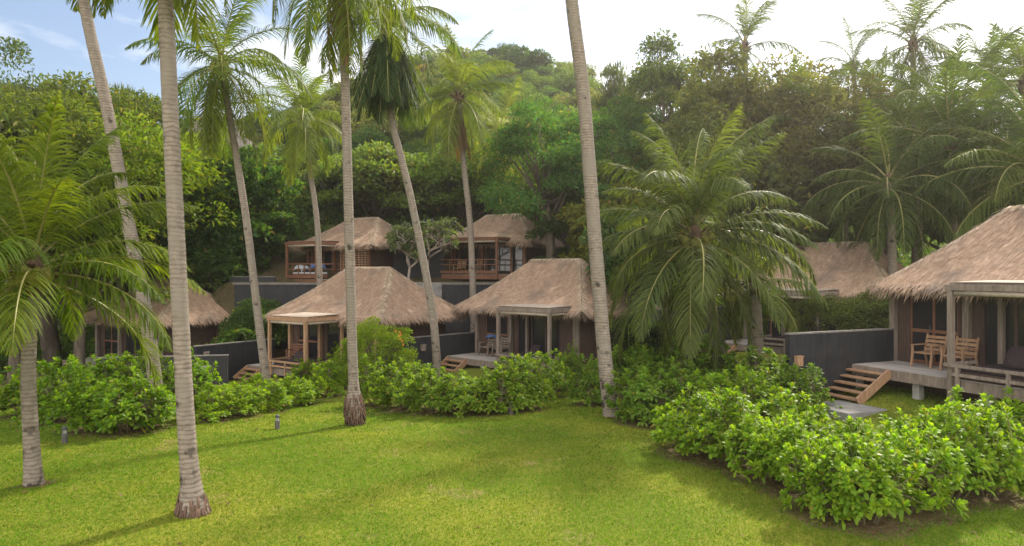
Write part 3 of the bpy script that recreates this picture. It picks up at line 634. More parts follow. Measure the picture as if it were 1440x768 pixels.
def palm(label, pts, y, r0, r1, Lf, counts, seed, flare=1.5, nuts=0, tone=1.0, yellow=0.15, z0=None, bulb=False, dead=0, skirt=0, rot=0.0, depth=None, name='coconut_palm', hue=None, lib=None):
    """pts: photo pixels along the trunk from foot to crown, all at distance y (+ optional depth drift)"""
    g = random.Random(seed); W = [Vector(P(px, py, y + (depth or 0)*i/(len(pts) - 1))) for i, (px, py) in enumerate(pts)]
    base = W[0].copy(); zg = gz(base.x, base.y)
    if z0 is None:
        base.z = zg - 0.08; W[0].z = base.z
    o = empty(name, label, 'palm tree', base, 0, 'coconut palms')
    # smooth curve through the points
    C = []
    for i in range(len(W) - 1):
        p0, p1, p2, p3 = W[max(i-1, 0)], W[i], W[i+1], W[min(i+2, len(W)-1)]
        k = max(3, int((p2 - p1).length/0.045))
        for j in range(k):
            t = j/k; C.append(0.5*((2*p1) + (p2 - p0)*t + (2*p0 - 5*p1 + 4*p2 - p3)*t*t + (3*p1 - p0 - 3*p2 + p3)*t**3))
    C.append(W[-1]); n = len(C); rad = []; acc = 0; nxt = 0.1; r_ = 0
    for i, c in enumerate(C):
        s = i/(n - 1); hgt = (c - base).length
        r = r0 + (r1 - r0)*min(1, s*1.15)
        r *= 1 + (flare - 1)*math.exp(-hgt/0.35)
        if bulb: r *= 1 + 0.75*math.exp(-((hgt - 0.55)/0.42)**2) - 0.25*math.exp(-hgt/0.12)
        acc += 0 if i == 0 else (C[i] - C[i-1]).length
        if acc > nxt: nxt += g.uniform(0.085, 0.16)
        ph = (nxt - acc)/0.12
        r *= 1 + 0.045*max(0, min(1, ph)) + g.uniform(-0.008, 0.008)
        rad.append(r)
    m = MB(); m.tube([c - base for c in C], rad, 12); m.obj('trunk', M_trunk, o, True)
    if bulb or flare > 1.9:
        m = MB()
        for k in range(170 if bulb else 150):
            a = g.uniform(0, 2*pi); h = g.uniform(0.05, 0.95) if bulb else g.uniform(0.03, 0.42)*g.uniform(0.4, 1); i = min(range(min(n, 60)), key=lambda q: abs((C[q] - base).length - h))
            c = C[i] - base; r = rad[i]*0.98; d = Vector((cos(a), sin(a), 0)); m.tube([c + d*r, c + d*(r + g.uniform(0.02, 0.06)) + Vector((0, 0, -0.12)), c + d*(r + g.uniform(0.0, 0.05)) + Vector((0, 0, -g.uniform(0.18, 0.3)))], [0.022, 0.02, 0.008], 5)
        m.obj('root_mass', M_fibre, o, True)
    top = C[-1] - base; sc = Lf/4.0
    m = MB(); m.tube([top + Vector((0, 0, -0.55*sc)), top + Vector((0, 0, -0.2*sc)), top + Vector((0, 0, 0.15*sc)), top + Vector((0, 0, 0.6*sc))], [r1*1.05, r1*1.75, r1*1.6, r1*0.5], 10)
    for k in range(14):                                  # old leaf bases and fibre
        a = g.uniform(0, 2*pi); d = Vector((cos(a), sin(a), 0)); z = g.uniform(-0.3, 0.2)*sc
        m.tube([top + d*r1*1.2 + Vector((0, 0, z)), top + d*(r1 + 0.25*sc) + Vector((0, 0, z + 0.2*sc)), top + d*(r1 + 0.4*sc) + Vector((0, 0, z + 0.22*sc))], [0.05, 0.035, 0.012], 5)
    m.obj('crown_base', M_fibre, o, True)
    az = g.uniform(0, 6.28) + rot
    for e, cnt in counts.items():
        for k in range(cnt):
            az += 2.39996; me = (lib or FRONDS)[e][g.randrange(2)]; f = link('frond', me, o)
            f.location = top + Vector((0, 0, (0.02 + 0.25*(e > 40) - 0.12*(e < 0))*sc)); s = sc*g.uniform(0.88, 1.1)
            f.scale = (s, s*g.uniform(0.9, 1.1), s); f.rotation_euler = (g.gauss(0, 0.05), g.gauss(0, 0.06), az + g.gauss(0, 0.14))
            yl = min(1, max(0, g.gauss(yellow + (0.18 if e < -30 else 0), 0.12))); t = tone*g.uniform(0.85, 1.15); h = hue or GREEN
            f.color = (*[t*(h[q]*(1 - yl) + YEL[q]*yl) for q in range(3)], 1)
    for k in range(dead):
        f = link('dead_frond', FRONDS[-72][g.randrange(2)], o); f.location = top + Vector((0, 0, -0.25*sc)); s = sc*g.uniform(0.6, 0.95); f.scale = (s*0.7, s*0.6, s)
        f.rotation_euler = (0, R(18), g.uniform(0, 6.28)); f.color = (*BROWN, 1)
    for k in range(skirt):
        f = link('frond', SKIRT[g.randrange(3)], o); f.location = top + Vector((0, 0, -0.05)); s = sc*g.uniform(0.9, 1.12); f.scale = (s, s, s)
        f.rotation_euler = (0, R(g.uniform(-6, 14)), 2*pi*k/skirt + g.gauss(0, 0.1)); f.color = (0.045*tone, 0.075*tone, 0.022*tone, 1)
    for k in range(nuts):
        a = g.uniform(0, 6.28); q = link('coconut', NUT, o); rr = r1*1.4 + g.uniform(0.05, 0.2)*sc
        q.location = top + Vector((rr*cos(a), -abs(rr*sin(a)) - 0.04, g.uniform(-0.45, 0.05)*sc)); q.rotation_euler = (g.uniform(-.5, .5), g.uniform(-.5, .5), a); s = g.uniform(0.8, 1.15); q.scale = (s, s, s)
    return o
full = {82: 2, 66: 3, 50: 4, 35: 4, 20: 4, 5: 4, -15: 4, -35: 3, -55: 2}
over = {66: 2, 35: 4, 20: 4, 5: 4, -15: 5, -35: 4, -55: 4}
palm('young palm at the left edge with a short trunk and full low crown of coconuts', [(48, 703), (44, 620), (40, 520), (46, 385)], 12.2, 0.128, 0.11, 3.05,
     {82: 5, 66: 5, 50: 4, 35: 5, 20: 5, 5: 5, -15: 4}, 11, flare=1.35, nuts=12, yellow=0.24, rot=0.3, lib=NEAR, hue=(0.068, 0.115, 0.018))
palm('tall straight palm trunk nearest the camera on the left lawn', [(273, 737), (262, 600), (248, 330), (238, 120), (231, -40), (222, -255)], 10.9, 0.135, 0.115, 3.6, over, 12, flare=2.0, yellow=0.25, nuts=6)
palm('slim leaning palm rising from the left hedge, its trunk bending left out of the picture', [(224, 585), (208, 460), (178, 300), (150, 150), (118, 0), (96, -190)], 19.2, 0.19, 0.14, 3.6, over, 13, flare=1.35, yellow=0.2)
palm('tall left palm with a bunch of coconuts under a full visible crown', [(377, 535), (366, 470), (345, 300), (324, 170), (312, 92)], 28, 0.17, 0.13, 3.9,
     {82: 2, 66: 3, 50: 2, 35: 3, 20: 4, 5: 3, -15: 4, -35: 4, -55: 4, -72: 2}, 14, nuts=16, yellow=0.22)
palm('short pale palm standing before the upper towel hut', [(452, 420), (447, 330), (436, 240), (427, 168)], 40.2, 0.19, 0.14, 3.9, full, 15, yellow=0.3, tone=1.15)
palm('tall palm on the lawn with a dark root ball at its foot', [(500, 593), (495, 480), (489, 250), (483, 40), (479, -60)], 18.6, 0.135, 0.115, 3.2,
     {66: 2, 35: 3, 20: 4, 5: 3, -15: 4, -35: 4, -55: 3}, 16, flare=1.2, bulb=True, yellow=0.2, dead=3)
palm('tall palm with a dense hanging skirt of dark fronds', [(616, 520), (608, 440), (578, 280), (548, 150), (543, 30)], 28, 0.17, 0.13, 3.9,
     {82: 2, 50: 3, 35: 3, 20: 4, 5: 4, -15: 2}, 17, nuts=5, skirt=30, yellow=0.15)
palm('palm with dead brown fronds hanging round its trunk, before the upper right hut', [(667, 430), (662, 330), (652, 230), (645, 135)], 39.5, 0.20, 0.15, 4.0, full, 18, yellow=0.25, dead=16, tone=1.1)
palm('pale yellowish palm half hidden behind the palm with dead fronds', [(712, 330), (708, 260), (704, 195)], 52, 0.2, 0.15, 4.2, {82: 2, 66: 2, 50: 2, 35: 3, 20: 3, -15: 3, -35: 3, -55: 3}, 19, yellow=0.5, tone=1.3, z0=1)
palm('tall bare palm trunk leaning left, standing at the corner of the right hedge', [(862, 592), (852, 520), (836, 330), (820, 130), (802, -20), (788, -240)], 18.6, 0.20, 0.165, 3.4, over, 20, flare=1.45)
palm('large low palm with wide arching fronds in front of the right huts', [(1014, 510), (1004, 455), (985, 390), (975, 335)], 22.5, 0.22, 0.19, 4.5,
     {82: 5, 66: 5, 50: 5, 35: 5, 20: 6, 5: 6, -15: 5, -35: 5, -55: 3}, 21, nuts=9, yellow=0.05, tone=0.9, rot=0.5, hue=(0.09, 0.12, 0.042), lib=NEAR)
palm('short palm stump trunk close beside the large spreading palm', [(1066, 520), (1064, 470), (1060, 400)], 24.5, 0.24, 0.2, 2.8, {50: 2, 20: 3, 5: 3, -15: 3}, 22, tone=0.7)
palm('tall palm on the right whose crown stands against bright sky', [(1288, 330), (1285, 200), (1284, 62)], 40, 0.2, 0.15, 3.9, {82: 2, 66: 2, 50: 2, 35: 3, 20: 3, 5: 3, -15: 3, -35: 2, -55: 2}, 23, tone=0.8, yellow=0.05)
palm('slender palm left of the tallest right crown, fronds blown upward', [(1206, 330), (1205, 200), (1200, 95)], 44, 0.18, 0.13, 3.3, {82: 2, 66: 2, 35: 2, 20: 3, 5: 2, -15: 3, -35: 2}, 24, tone=0.8, yellow=0.15)
palm('palm crown rising above the olive trees near the sun glare', [(1056, 300), (1052, 180), (1047, 68)], 43, 0.19, 0.14, 3.7, {82: 3, 66: 2, 50: 2, 20: 3, -15: 3, -35: 2}, 25, tone=0.8, yellow=0.1)
palm('bushy young palm with upright fronds between the right tall palms', [(1292, 380), (1292, 300), (1290, 235)], 34, 0.2, 0.16, 4.0, {82: 4, 66: 4, 50: 3, 35: 3, 20: 3, -15: 3}, 26, tone=0.8, yellow=0.08)
palm('dark palm with drooping fronds beside the nearest hut roof', [(1256, 420), (1254, 330), (1250, 262)], 30, 0.2, 0.17, 4.2, {66: 3, 50: 3, 35: 4, 20: 4, 5: 4, -15: 4, -35: 3}, 27, tone=0.65, yellow=0.0)
palm('palm at the right edge with long fronds reaching over the nearest roof', [(1490, 420), (1478, 330), (1462, 245)], 26, 0.2, 0.17, 4.8, {82: 3, 66: 3, 50: 4, 35: 4, 20: 5, 5: 4, -15: 4}, 28, tone=0.75, yellow=0.0, rot=1.1)
palm('palm at the top right corner with a high crown cut by the frame', [(1462, 330), (1452, 220), (1440, 118)], 33, 0.2, 0.15, 3.6, {82: 3, 66: 3, 50: 3, 35: 3, 20: 3, 5: 2}, 29, tone=0.8, yellow=0.05)
palm('palm behind the nearest hut with upright fronds, right of the bushy young palm', [(1372, 370), (1370, 290), (1368, 225)], 36, 0.2, 0.16, 4.2, {82: 4, 66: 4, 50: 3, 35: 3, 20: 3, 5: 2}, 30, tone=0.75, yellow=0.05)
palm('low dark palm in the gap between the two right huts', [(1192, 420), (1190, 360), (1186, 300)], 37, 0.2, 0.16, 4.0, {66: 3, 50: 3, 35: 3, 20: 4, 5: 4, -15: 3}, 31, tone=0.6, yellow=0.0)

palm('broad palm over the nearest hut ridge with long arching fronds', [(1345, 420), (1342, 300), (1338, 205)], 31, 0.2, 0.17, 4.9, {82: 4, 66: 4, 50: 4, 35: 5, 20: 5, 5: 4, -15: 3}, 32, tone=0.8, yellow=0.05)
palm('palm crown close behind the nearest roof ridge at the right edge', [(1425, 420), (1422, 350), (1418, 275)], 30, 0.2, 0.17, 4.6, {82: 3, 66: 4, 50: 4, 35: 5, 20: 5, 5: 3}, 33, tone=0.75, yellow=0.0)
palm('palm between the slender palm and the tallest right crown, lower down', [(1238, 380), (1236, 260), (1234, 175)], 38, 0.2, 0.16, 4.2, {82: 4, 66: 4, 50: 4, 35: 4, 20: 4, 5: 3, -15: 3}, 34, tone=0.85, yellow=0.1)
palm('palm showing among the brownish olive trees left of the slender palm', [(1140, 380), (1138, 260), (1135, 185)], 39, 0.2, 0.16, 4.0, {82: 3, 66: 4, 50: 4, 35: 4, 20: 4, -15: 3}, 35, tone=0.8, yellow=0.1)
palm('palm with its crown in the top right sky, right of the tallest crown', [(1395, 330), (1392, 220), (1388, 130)], 40, 0.19, 0.15, 3.8, {82: 3, 66: 3, 50: 3, 35: 3, 20: 3, 5: 3, -15: 2}, 36, tone=0.8, yellow=0.05)

# ------------------------------------------------------------ trees
def tree_meshes(kind, seed):
    """trunk and crown, foot at z=0, about 9 m tall and 8 m wide"""
    global rng
    rng = np.random.default_rng(seed); g = rng
    P_ = {'round': dict(H=9.0, R=3.6, z=5.6, rz=3.3, K=62, n=270, leaf=(0.19, 0.32), w=0.5, cr=(0.8, 1.25), sag=0.1, up=0.5),
          'broad': dict(H=9.0, R=4.4, z=5.6, rz=3.0, K=52, n=150, leaf=(0.34, 0.56), w=0.5, cr=(0.7, 1.2), sag=0.15, up=0.6),
          'feather': dict(H=9.5, R=4.2, z=5.2, rz=4.2, K=85, n=290, leaf=(0.17, 0.30), w=0.30, cr=(0.6, 1.1), sag=0.3, up=0.3),
          'airy': dict(H=11.0, R=3.6, z=6.6, rz=4.3, K=58, n=270, leaf=(0.16, 0.30), w=0.36, cr=(0.55, 1.05), sag=0.25, up=0.3),
          'wispy': dict(H=12.0, R=2.3, z=7.2, rz=4.8, K=60, n=110, leaf=(0.30, 0.60), w=0.13, cr=(0.4, 0.75), sag=-0.1, up=0.9)}[kind]
    K = P_['K']; d = rand_dirs(K); d[:, 2] = np.where(d[:, 2] < -0.45, -d[:, 2], d[:, 2])
    r = g.uniform(0.35, 1.0, (K, 1))**0.45
    low = 1 + 0.22*np.sin(3*np.arctan2(d[:, 1], d[:, 0]) + seed)[:, None]
    c = d*r*np.array([P_['R'], P_['R'], P_['rz']])*low*0.86 + np.array([0, 0, P_['z']])
    parts = []
    for i in range(K):
        n = int(P_['n']*g.uniform(0.7, 1.3)); cr = g.uniform(*P_['cr']); q = rand_dirs(n); q[:, 2] = np.where(q[:, 2] < -0.25, -q[:, 2], q[:, 2])
        p = c[i] + q*cr*np.array([1.15, 1.15, 0.75])*(g.random((n, 1))**0.33)
        out_ = nrm(c[i] - np.array([0, 0, P_['z'] - 1.0]))
        if kind == 'wispy': dr = nrm(out_*0.6 + np.array([0, 0, 1.0]) + g.normal(size=(n, 3))*0.45)
        else: dr = nrm(q*0.6 + out_*0.4 + g.normal(size=(n, 3))*0.55 + np.array([0, 0, -0.15]))
        nn = nrm(g.normal(size=(n, 3))*0.55 + np.array([0, 0, P_['up']]) + q*0.6); wd = nrm(np.cross(dr, nn)); L = g.uniform(*P_['leaf'], n)
        parts.append(kite(p, dr, wd, L, L*P_['w']*g.uniform(0.8, 1.2, n), P_['sag']))
    cm_ = np_mesh('crown', *join(parts), [M_leaf])
    m = MB(); top = np.array([g.normal()*0.3, g.normal()*0.3, P_['z'] - 0.8])
    m.tube([(0, 0, -0.6), (0.03, 0.02, 0.3), tuple(top*0.5 + [0.1, -0.1, 0]), tuple(top)], [0.34, 0.27, 0.22, 0.16], 8)
    for i in g.choice(K, min(18, K), False):
        h = g.uniform(0.45, 1.0); a = top*h; mid = (a + c[i])/2 + np.array([0, 0, 0.35]); m.tube([tuple(a), tuple(mid), tuple(c[i])], [0.10, 0.065, 0.02], 5)
    return m.mesh('trunk', M_bark, True), cm_
TREES = {k: [tree_meshes(k, 40 + 10*i + j) for j in range(3 if k in ('round', 'feather') else 2)] for i, k in enumerate(('round', 'broad', 'feather', 'airy', 'wispy'))}
CATN = {'round': 'broadleaf_tree', 'broad': 'broadleaf_tree', 'feather': 'feathery_tree', 'airy': 'olive_green_tree', 'wispy': 'casuarina_tree'}
def tree(kind, label, x, y, h, wide, col, group, seed, z=None):
    g = random.Random(seed); tm_, cm_ = g.choice(TREES[kind]); nom = {'round': 9.0, 'broad': 9.0, 'feather': 9.8, 'airy': 11.0, 'wispy': 12.0}[kind]
    o = empty(CATN[kind], label, 'tree', (x, y, (gz(x, y) if z is None else z)), g.uniform(0, 6.28), group)
    s = h/nom; o.scale = (s*wide, s*wide, s)
    link('trunk', tm_, o); c = link('crown', cm_, o); t = g.uniform(0.9, 1.1); c.color = (col[0]*t, col[1]*t, col[2]*t, 1)
    return o
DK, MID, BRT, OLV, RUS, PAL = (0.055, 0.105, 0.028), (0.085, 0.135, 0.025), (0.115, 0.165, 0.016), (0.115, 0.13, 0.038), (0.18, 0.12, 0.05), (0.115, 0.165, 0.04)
def tpx(kind, label, px, top, y, wide, col, group, seed):       # a tree placed under its crown top in the photo
    x = (px - 720)/F*y; zt = CAMZ + (384 - top)/F*y; z = gz(x, y); return tree(kind, label, x, y, zt - z, wide, col, group, seed, z)
LG = 'feathery green trees behind the left huts'
for i, a in enumerate([
    ('feather', 'broad olive feathery tree at the far left edge behind the young palm', -20, 92, 40, 1.0, (0.075, 0.10, 0.016)),
    ('feather', 'tall yellow-green feathery tree just left of the leaning slim trunk', 75, 98, 42, 1.05, (0.085, 0.11, 0.018)),
    ('feather', 'yellow-green feathery tree behind the leaning slim trunk', 150, 110, 46, 1.05, (0.085, 0.115, 0.018)),
    ('feather', 'bright lime feathery tree showing between the two left trunks', 212, 150, 43, 1.0, BRT),
    ('wispy', 'thin pointed casuarina tips above the left trees, outer one', 42, 105, 48, 0.9, (0.07, 0.09, 0.03)),
    ('wispy', 'thin pointed casuarina tips right of the leaning slim trunk', 180, 112, 52, 1.0, (0.07, 0.09, 0.03)),
    ('airy', 'airy dark tree rising above the other trees at the far left edge', 8, 62, 50, 0.7, (0.06, 0.09, 0.03)),
    ('feather', 'low lime green tree behind the left hut roof', 225, 250, 47, 1.1, BRT),
    ('feather', 'low feathery tree under the bigger ones, behind the young palm crown', 110, 240, 37, 1.0, (0.075, 0.11, 0.016)),
    ('feather', 'shady feathery tree low at the left edge', 20, 250, 35, 1.0, (0.06, 0.09, 0.014))]):
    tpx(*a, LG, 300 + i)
MG = 'dark trees behind the middle huts'
for i, a in enumerate([
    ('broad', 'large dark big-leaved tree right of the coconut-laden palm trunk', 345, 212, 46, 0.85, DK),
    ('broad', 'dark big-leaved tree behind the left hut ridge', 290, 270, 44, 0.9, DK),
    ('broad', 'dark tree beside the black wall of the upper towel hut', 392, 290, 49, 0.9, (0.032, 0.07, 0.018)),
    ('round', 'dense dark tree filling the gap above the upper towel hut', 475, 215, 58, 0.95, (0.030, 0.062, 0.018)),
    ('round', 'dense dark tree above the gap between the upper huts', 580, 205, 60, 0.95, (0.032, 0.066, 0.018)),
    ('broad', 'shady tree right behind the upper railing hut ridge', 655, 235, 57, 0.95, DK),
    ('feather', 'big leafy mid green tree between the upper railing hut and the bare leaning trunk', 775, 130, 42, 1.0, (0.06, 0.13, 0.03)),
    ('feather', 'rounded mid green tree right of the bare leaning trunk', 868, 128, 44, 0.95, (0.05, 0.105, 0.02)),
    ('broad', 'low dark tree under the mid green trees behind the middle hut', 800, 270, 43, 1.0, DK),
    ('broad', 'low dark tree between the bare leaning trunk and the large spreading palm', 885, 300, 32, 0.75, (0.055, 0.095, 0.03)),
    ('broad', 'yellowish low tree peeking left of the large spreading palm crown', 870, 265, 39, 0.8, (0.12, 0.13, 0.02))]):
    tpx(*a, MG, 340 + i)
RG = 'tall olive trees behind the right huts'
for i, a in enumerate([
    ('airy', 'thin airy tree standing up against the sky above the large spreading palm', 938, 62, 46, 0.75, (0.07, 0.10, 0.03)),
    ('wispy', 'spiky grey-green casuarina on the skyline right of the bare leaning trunk', 880, 100, 56, 1.1, (0.07, 0.095, 0.03)),
    ('airy', 'tall olive tree below the palm crown near the sun glare', 1040, 80, 42, 1.0, OLV),
    ('airy', 'tall rusty olive tree left of the slender right palm', 1115, 75, 41, 1.05, (0.125, 0.125, 0.04)),
    ('airy', 'olive tree behind the upper fronds of the large spreading palm', 985, 130, 40, 0.95, (0.10, 0.125, 0.04)),
    ('airy', 'brownish olive tree over the ridge of the hut behind the large palm', 1110, 170, 38, 1.0, (0.095, 0.105, 0.038)),
    ('broad', 'dark tree filling the shade behind the right huts', 1045, 230, 37, 0.95, (0.07, 0.085, 0.035)),
    ('broad', 'dark tree low between the right palms', 1225, 205, 42, 1.0, (0.065, 0.09, 0.03)),
    ('broad', 'dark tree behind the fronds over the nearest hut roof', 1340, 215, 40, 1.0, (0.065, 0.09, 0.03)),
    ('broad', 'dark tree at the right edge behind the long fronds', 1450, 190, 41, 1.1, (0.07, 0.09, 0.03)),
    ('round', 'small green tree glimpsed between the right palms against the sky', 1250, 150, 50, 0.9, MID)]):
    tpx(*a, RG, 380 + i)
# the wooded hill: trees one by one, described by tint, height on the slope and what they stand behind
marks = [(250, 'left of the coconut-laden palm'), (345, 'behind the coconut-laden palm crown'), (425, 'behind the short pale palm'), (500, 'left of the skirted palm'),
         (570, 'behind the skirted palm crown'), (640, 'behind the palm with dead fronds'), (720, 'right of the palm with dead fronds'), (800, 'left of the bare leaning trunk'), (900, 'right of the bare leaning trunk')]
hg = random.Random(5); used = {}; cand = []
for row in range(11):
    y = 55 + row*5.9
    for k in range(13):
        px = 230 + k*56 + hg.uniform(-22, 22) + (row % 2)*28
        cand.append((px, y + hg.uniform(-2.2, 2.2)))
cols = [('dark green', DK), ('mid green', MID), ('bright green', PAL), ('olive', OLV), ('yellow-green', (0.11, 0.14, 0.02)), ('deep green', (0.035, 0.075, 0.02)), ('rusty brown', RUS)]
for k, (px, y) in enumerate(cand):
    if px > 930 and y < 80: continue
    x = (px - 720)/F*y; h = hg.uniform(6.5, 10.5); nm, c = hg.choices(cols, [4, 5, 3, 3, 2, 4, 0.7])[0]
    band = ['low on the hill', 'at mid slope', 'high on the hill', 'on the hill crest'][min(3, int((y - 52)/16))]
    size = 'tall' if h > 9 else ('small' if h < 7.2 else 'rounded')
    mk = min(marks, key=lambda q: abs(q[0] - px))[1]
    lab = f'{size} {nm} tree {band}, {mk}'
    used[lab] = used.get(lab, 0) + 1
    if used[lab] > 1: lab += ', ' + ('farther', 'farthest', 'last')[min(2, used[lab] - 2)]
    tree('round' if hg.random() < 0.65 else 'broad', lab, x, y, h, hg.uniform(0.85, 1.2), c, 'trees of the wooded hill', 500 + k, gz(x, y) - (0.36 if y < 80 else 0.22)*h)
# low growth covering the soil of the slopes
def undergrowth():
    n = 60000; px = rng.uniform(-150, 1600, n); y = 36 + 85*rng.random(n)**1.4; x = (px - 720)/F*y
    def clear(a, b):
        return not (-16.8 < a < 8 and 30 < b < 49) and not (-29 < a < -16.8 and 30 < b < 41.3) and not (5 < a < 20 and 20 < b < 38)
    keep = np.array([clear(a, b) and (b > 42 or a < -17 or a > 3) for a, b in zip(x, y)]); x, y = x[keep], y[keep]; n = len(x)
    z = np.array([gz(a, b) for a, b in zip(x, y)])
    c = np.stack([x, y, z + rng.uniform(0, 2.2, n)*(0.5 + 0.5*np.sin(x*0.7)*np.cos(y*0.6))**2], 1)
    parts = []
    for k in range(4):
        d = nrm(rng.normal(size=(n, 3)) + np.array([0, 0, 0.6])); wd = nrm(np.cross(d, rng.normal(size=(n, 3)))); L = rng.uniform(0.3, 0.65, n)
        parts.append(kite(c + rng.normal(size=(n, 3))*0.35, d, wd, L, L*0.42, 0.2))
    o = link('undergrowth', np_mesh('undergrowth', *join(parts), [M_leaf])); o.color = (0.075, 0.125, 0.03, 1)
    tag(o, 'tangled low green growth covering the slopes', 'undergrowth', kind='stuff')
undergrowth()
rk = MB(); g = np.random.default_rng(3); n1, n2 = 16, 10; vv = []
for j in range(n2 + 1):
    for i in range(n1):
        a, b = 2*pi*i/n1, pi*j/n2; r = 1 + 0.18*sin(3*a + 2*b) + 0.12*sin(5*b + a*2) + 0.06*g.normal(); vv.append((4.2*r*sin(b)*cos(a), 2.2*r*sin(b)*sin(a), 2.4*r*cos(b)))
rk.add(vv, [(j*n1 + i, (j+1)*n1 + i, (j+1)*n1 + (i+1) % n1, j*n1 + (i+1) % n1) for j in range(n2) for i in range(n1)])
x, y, z = P(285, 190, 62); o = rk.obj('boulder', M_stone, None, True); o.location = (x, y, max(gz(x, y) + 1.5, z - 1)); tag(o, 'bare brown boulder showing among the trees of the hill', 'rock')

# ------------------------------------------------------------ hedges of glossy round-leaved shrubs
def rosettes(tips, axes, g, nl=(10, 15), L=(0.15, 0.24)):
    Vs, Fs, k = [], [], 0
    for t, ax in zip(tips, axes):
        n = g.integers(*nl); ax = nrm(ax); u = nrm(np.cross(ax, [0.3, 0.9, 0.2])); v = np.cross(ax, u)
        ph = np.arange(n)*2.39996 + g.random()*6; tau = np.linspace(0.25, 1.45, n) + g.normal(size=n)*0.12
        rad = u*np.cos(ph)[:, None] + v*np.sin(ph)[:, None]; d = nrm(ax*np.cos(tau)[:, None] + rad*np.sin(tau)[:, None]); wd = nrm(np.cross(d, ax) + 1e-4)
        nn = np.cross(wd, d); ln = g.uniform(*L, n)[:, None]*(0.75 + 0.25*np.sin(tau))[:, None]; W = ln*0.42
        b = t + ax*(0.03 - 0.05*np.linspace(0, 1, n))[:, None]; m = b + d*ln*0.62 + nn*ln*0.06; e = b + d*ln + np.array([0, 0, -1])*ln*0.14
        A = np.stack([b - wd*W*0.12, b + wd*W*0.12, m + wd*W*0.5, m - wd*W*0.5, e + wd*W*0.24, e - wd*W*0.24], 1)
        Vs.append(A.reshape(-1, 3)); base = k + np.arange(n)[:, None]*6
        Fs.append(np.concatenate([base, base + 1, base + 2, base + 3], 1)); Fs.append(np.concatenate([base + 3, base + 2, base + 4, base + 5], 1)); k += n*6
    return np.concatenate(Vs), np.concatenate(Fs)
def shrub_meshes(seed, nt=165, low=0.12):
    g = np.random.default_rng(seed); Rr, H = 0.95, 1.5
    d = nrm(g.normal(size=(nt, 3))); d[:, 2] = np.abs(d[:, 2]); lob = 1 + 0.20*np.sin(4*np.arctan2(d[:, 1], d[:, 0]) + seed) + 0.13*np.sin(7*d[:, 2] + seed)
    r = (0.55 + 0.45*g.random(nt)**0.5)*lob; tips = np.stack([d[:, 0]*Rr*r, d[:, 1]*Rr*r, H*(low + (1 - low)*d[:, 2]*r)], 1)
    axes = nrm(d*0.8 + np.array([0, 0, 0.75]) + g.normal(size=(nt, 3))*0.2)
    V, Fq = rosettes(tips, axes, g); fol = np_mesh('foliage', V, Fq, [M_shrub], smooth=False)
    m = MB(); forks = []
    for k in range(12):
        a = g.random()*6.28; b0 = np.array([0.22*cos(a)*g.random(), 0.22*sin(a)*g.random(), -0.1]); f = b0 + np.array([0.36*cos(a), 0.36*sin(a), g.uniform(0.45, 0.85)]); forks.append(f)
        m.tube([b0, (b0 + f)/2 + g.normal(size=3)*0.05, f], [0.022, 0.018, 0.014], 5)
    F_ = np.array(forks)
    for t, ax in zip(tips, axes):
        f = F_[np.argmin(np.linalg.norm(F_ - t, axis=1))]; m.tube([f, (f + t)/2 + g.normal(size=3)*0.04 - ax*0.03, t], [0.010, 0.008, 0.006], 3, cap=False)
    return fol, m.mesh('stems', M_stem, True)
SHRUBS = [shrub_meshes(60 + i) for i in range(6)]
LEGGY = [shrub_meshes(80 + i, 165, 0.26) for i in range(4)]
SG = (0.125, 0.19, 0.02)
def shrub(px, py, h, wd, label, group, tone=1.0, col=SG, seed=0, name='hedge_shrub'):
    x, y, z = at(px, py); g = random.Random(seed*13 + int(px)); fol, st = g.choice(LEGGY if group == HE and seed % 2 else SHRUBS)
    o = empty(name, label, 'shrub', (x, y + 0.35*wd, z), g.uniform(0, 6.28), group); o.scale = (wd/1.9, wd/1.9, 0.9*h/1.55)
    f = link('foliage', fol, o); t = tone*g.uniform(0.88, 1.12); f.color = (col[0]*t, col[1]*t, col[2]*t, 1); link('stems', st, o); return o
HA, HB, HC, HD, HE = 'left hedge behind the young palm', 'hedge before the left pergola hut', 'hedge before the middle hut', 'hedge behind the bare leaning trunk', 'front right hedge'
def sh(items, group, pre, tone=1.0, col=SG):
    for i, (px, py, h, wd, lab) in enumerate(items): shrub(px, py, h, wd, pre + ' ' + lab, group, tone, col, i)
sh([(62, 598, 1.5, 1.7, 'behind the young palm trunk'), (112, 612, 1.5, 1.8, 'nearest the left bollard light'), (160, 614, 1.5, 1.8, 'at the left hedge front, left of the leaning slim trunk'),
    (188, 606, 1.35, 1.5, 'touching the foot of the leaning slim trunk'), (85, 580, 1.7, 1.9, 'in the rear row under the young palm fronds'), (140, 575, 1.7, 1.9, 'in the rear row below the low dark wall'),
    (190, 568, 1.8, 1.9, 'in the rear row left of the leaning slim trunk'), (252, 572, 1.8, 1.7, 'between the leaning slim trunk and the tall straight trunk'), (20, 590, 1.6, 1.8, 'at the left picture edge behind the lawn')],
   HA, 'glossy hedge shrub', 1.05, (0.115, 0.19, 0.016))
sh([(285, 594, 0.95, 1.4, 'just right of the tall straight trunk'), (325, 588, 0.95, 1.5, 'below the dark wall lamp at left'), (366, 580, 1.0, 1.5, 'at the foot of the coconut-laden palm'),
    (410, 572, 1.1, 1.6, 'below the left pergola'), (450, 560, 1.25, 1.6, 'right of the left pergola steps'), (482, 548, 1.6, 1.6, 'behind the trunk with the root ball'), (345, 562, 0.85, 1.6, 'in the rear row before the left steps'),
    (430, 540, 1.1, 1.7, 'in the rear row before the left daybed'), (480, 528, 1.6, 1.7, 'in the rear row under the yellow-green bush')],
   HB, 'bright glossy hedge shrub', 1.2, (0.14, 0.21, 0.014))
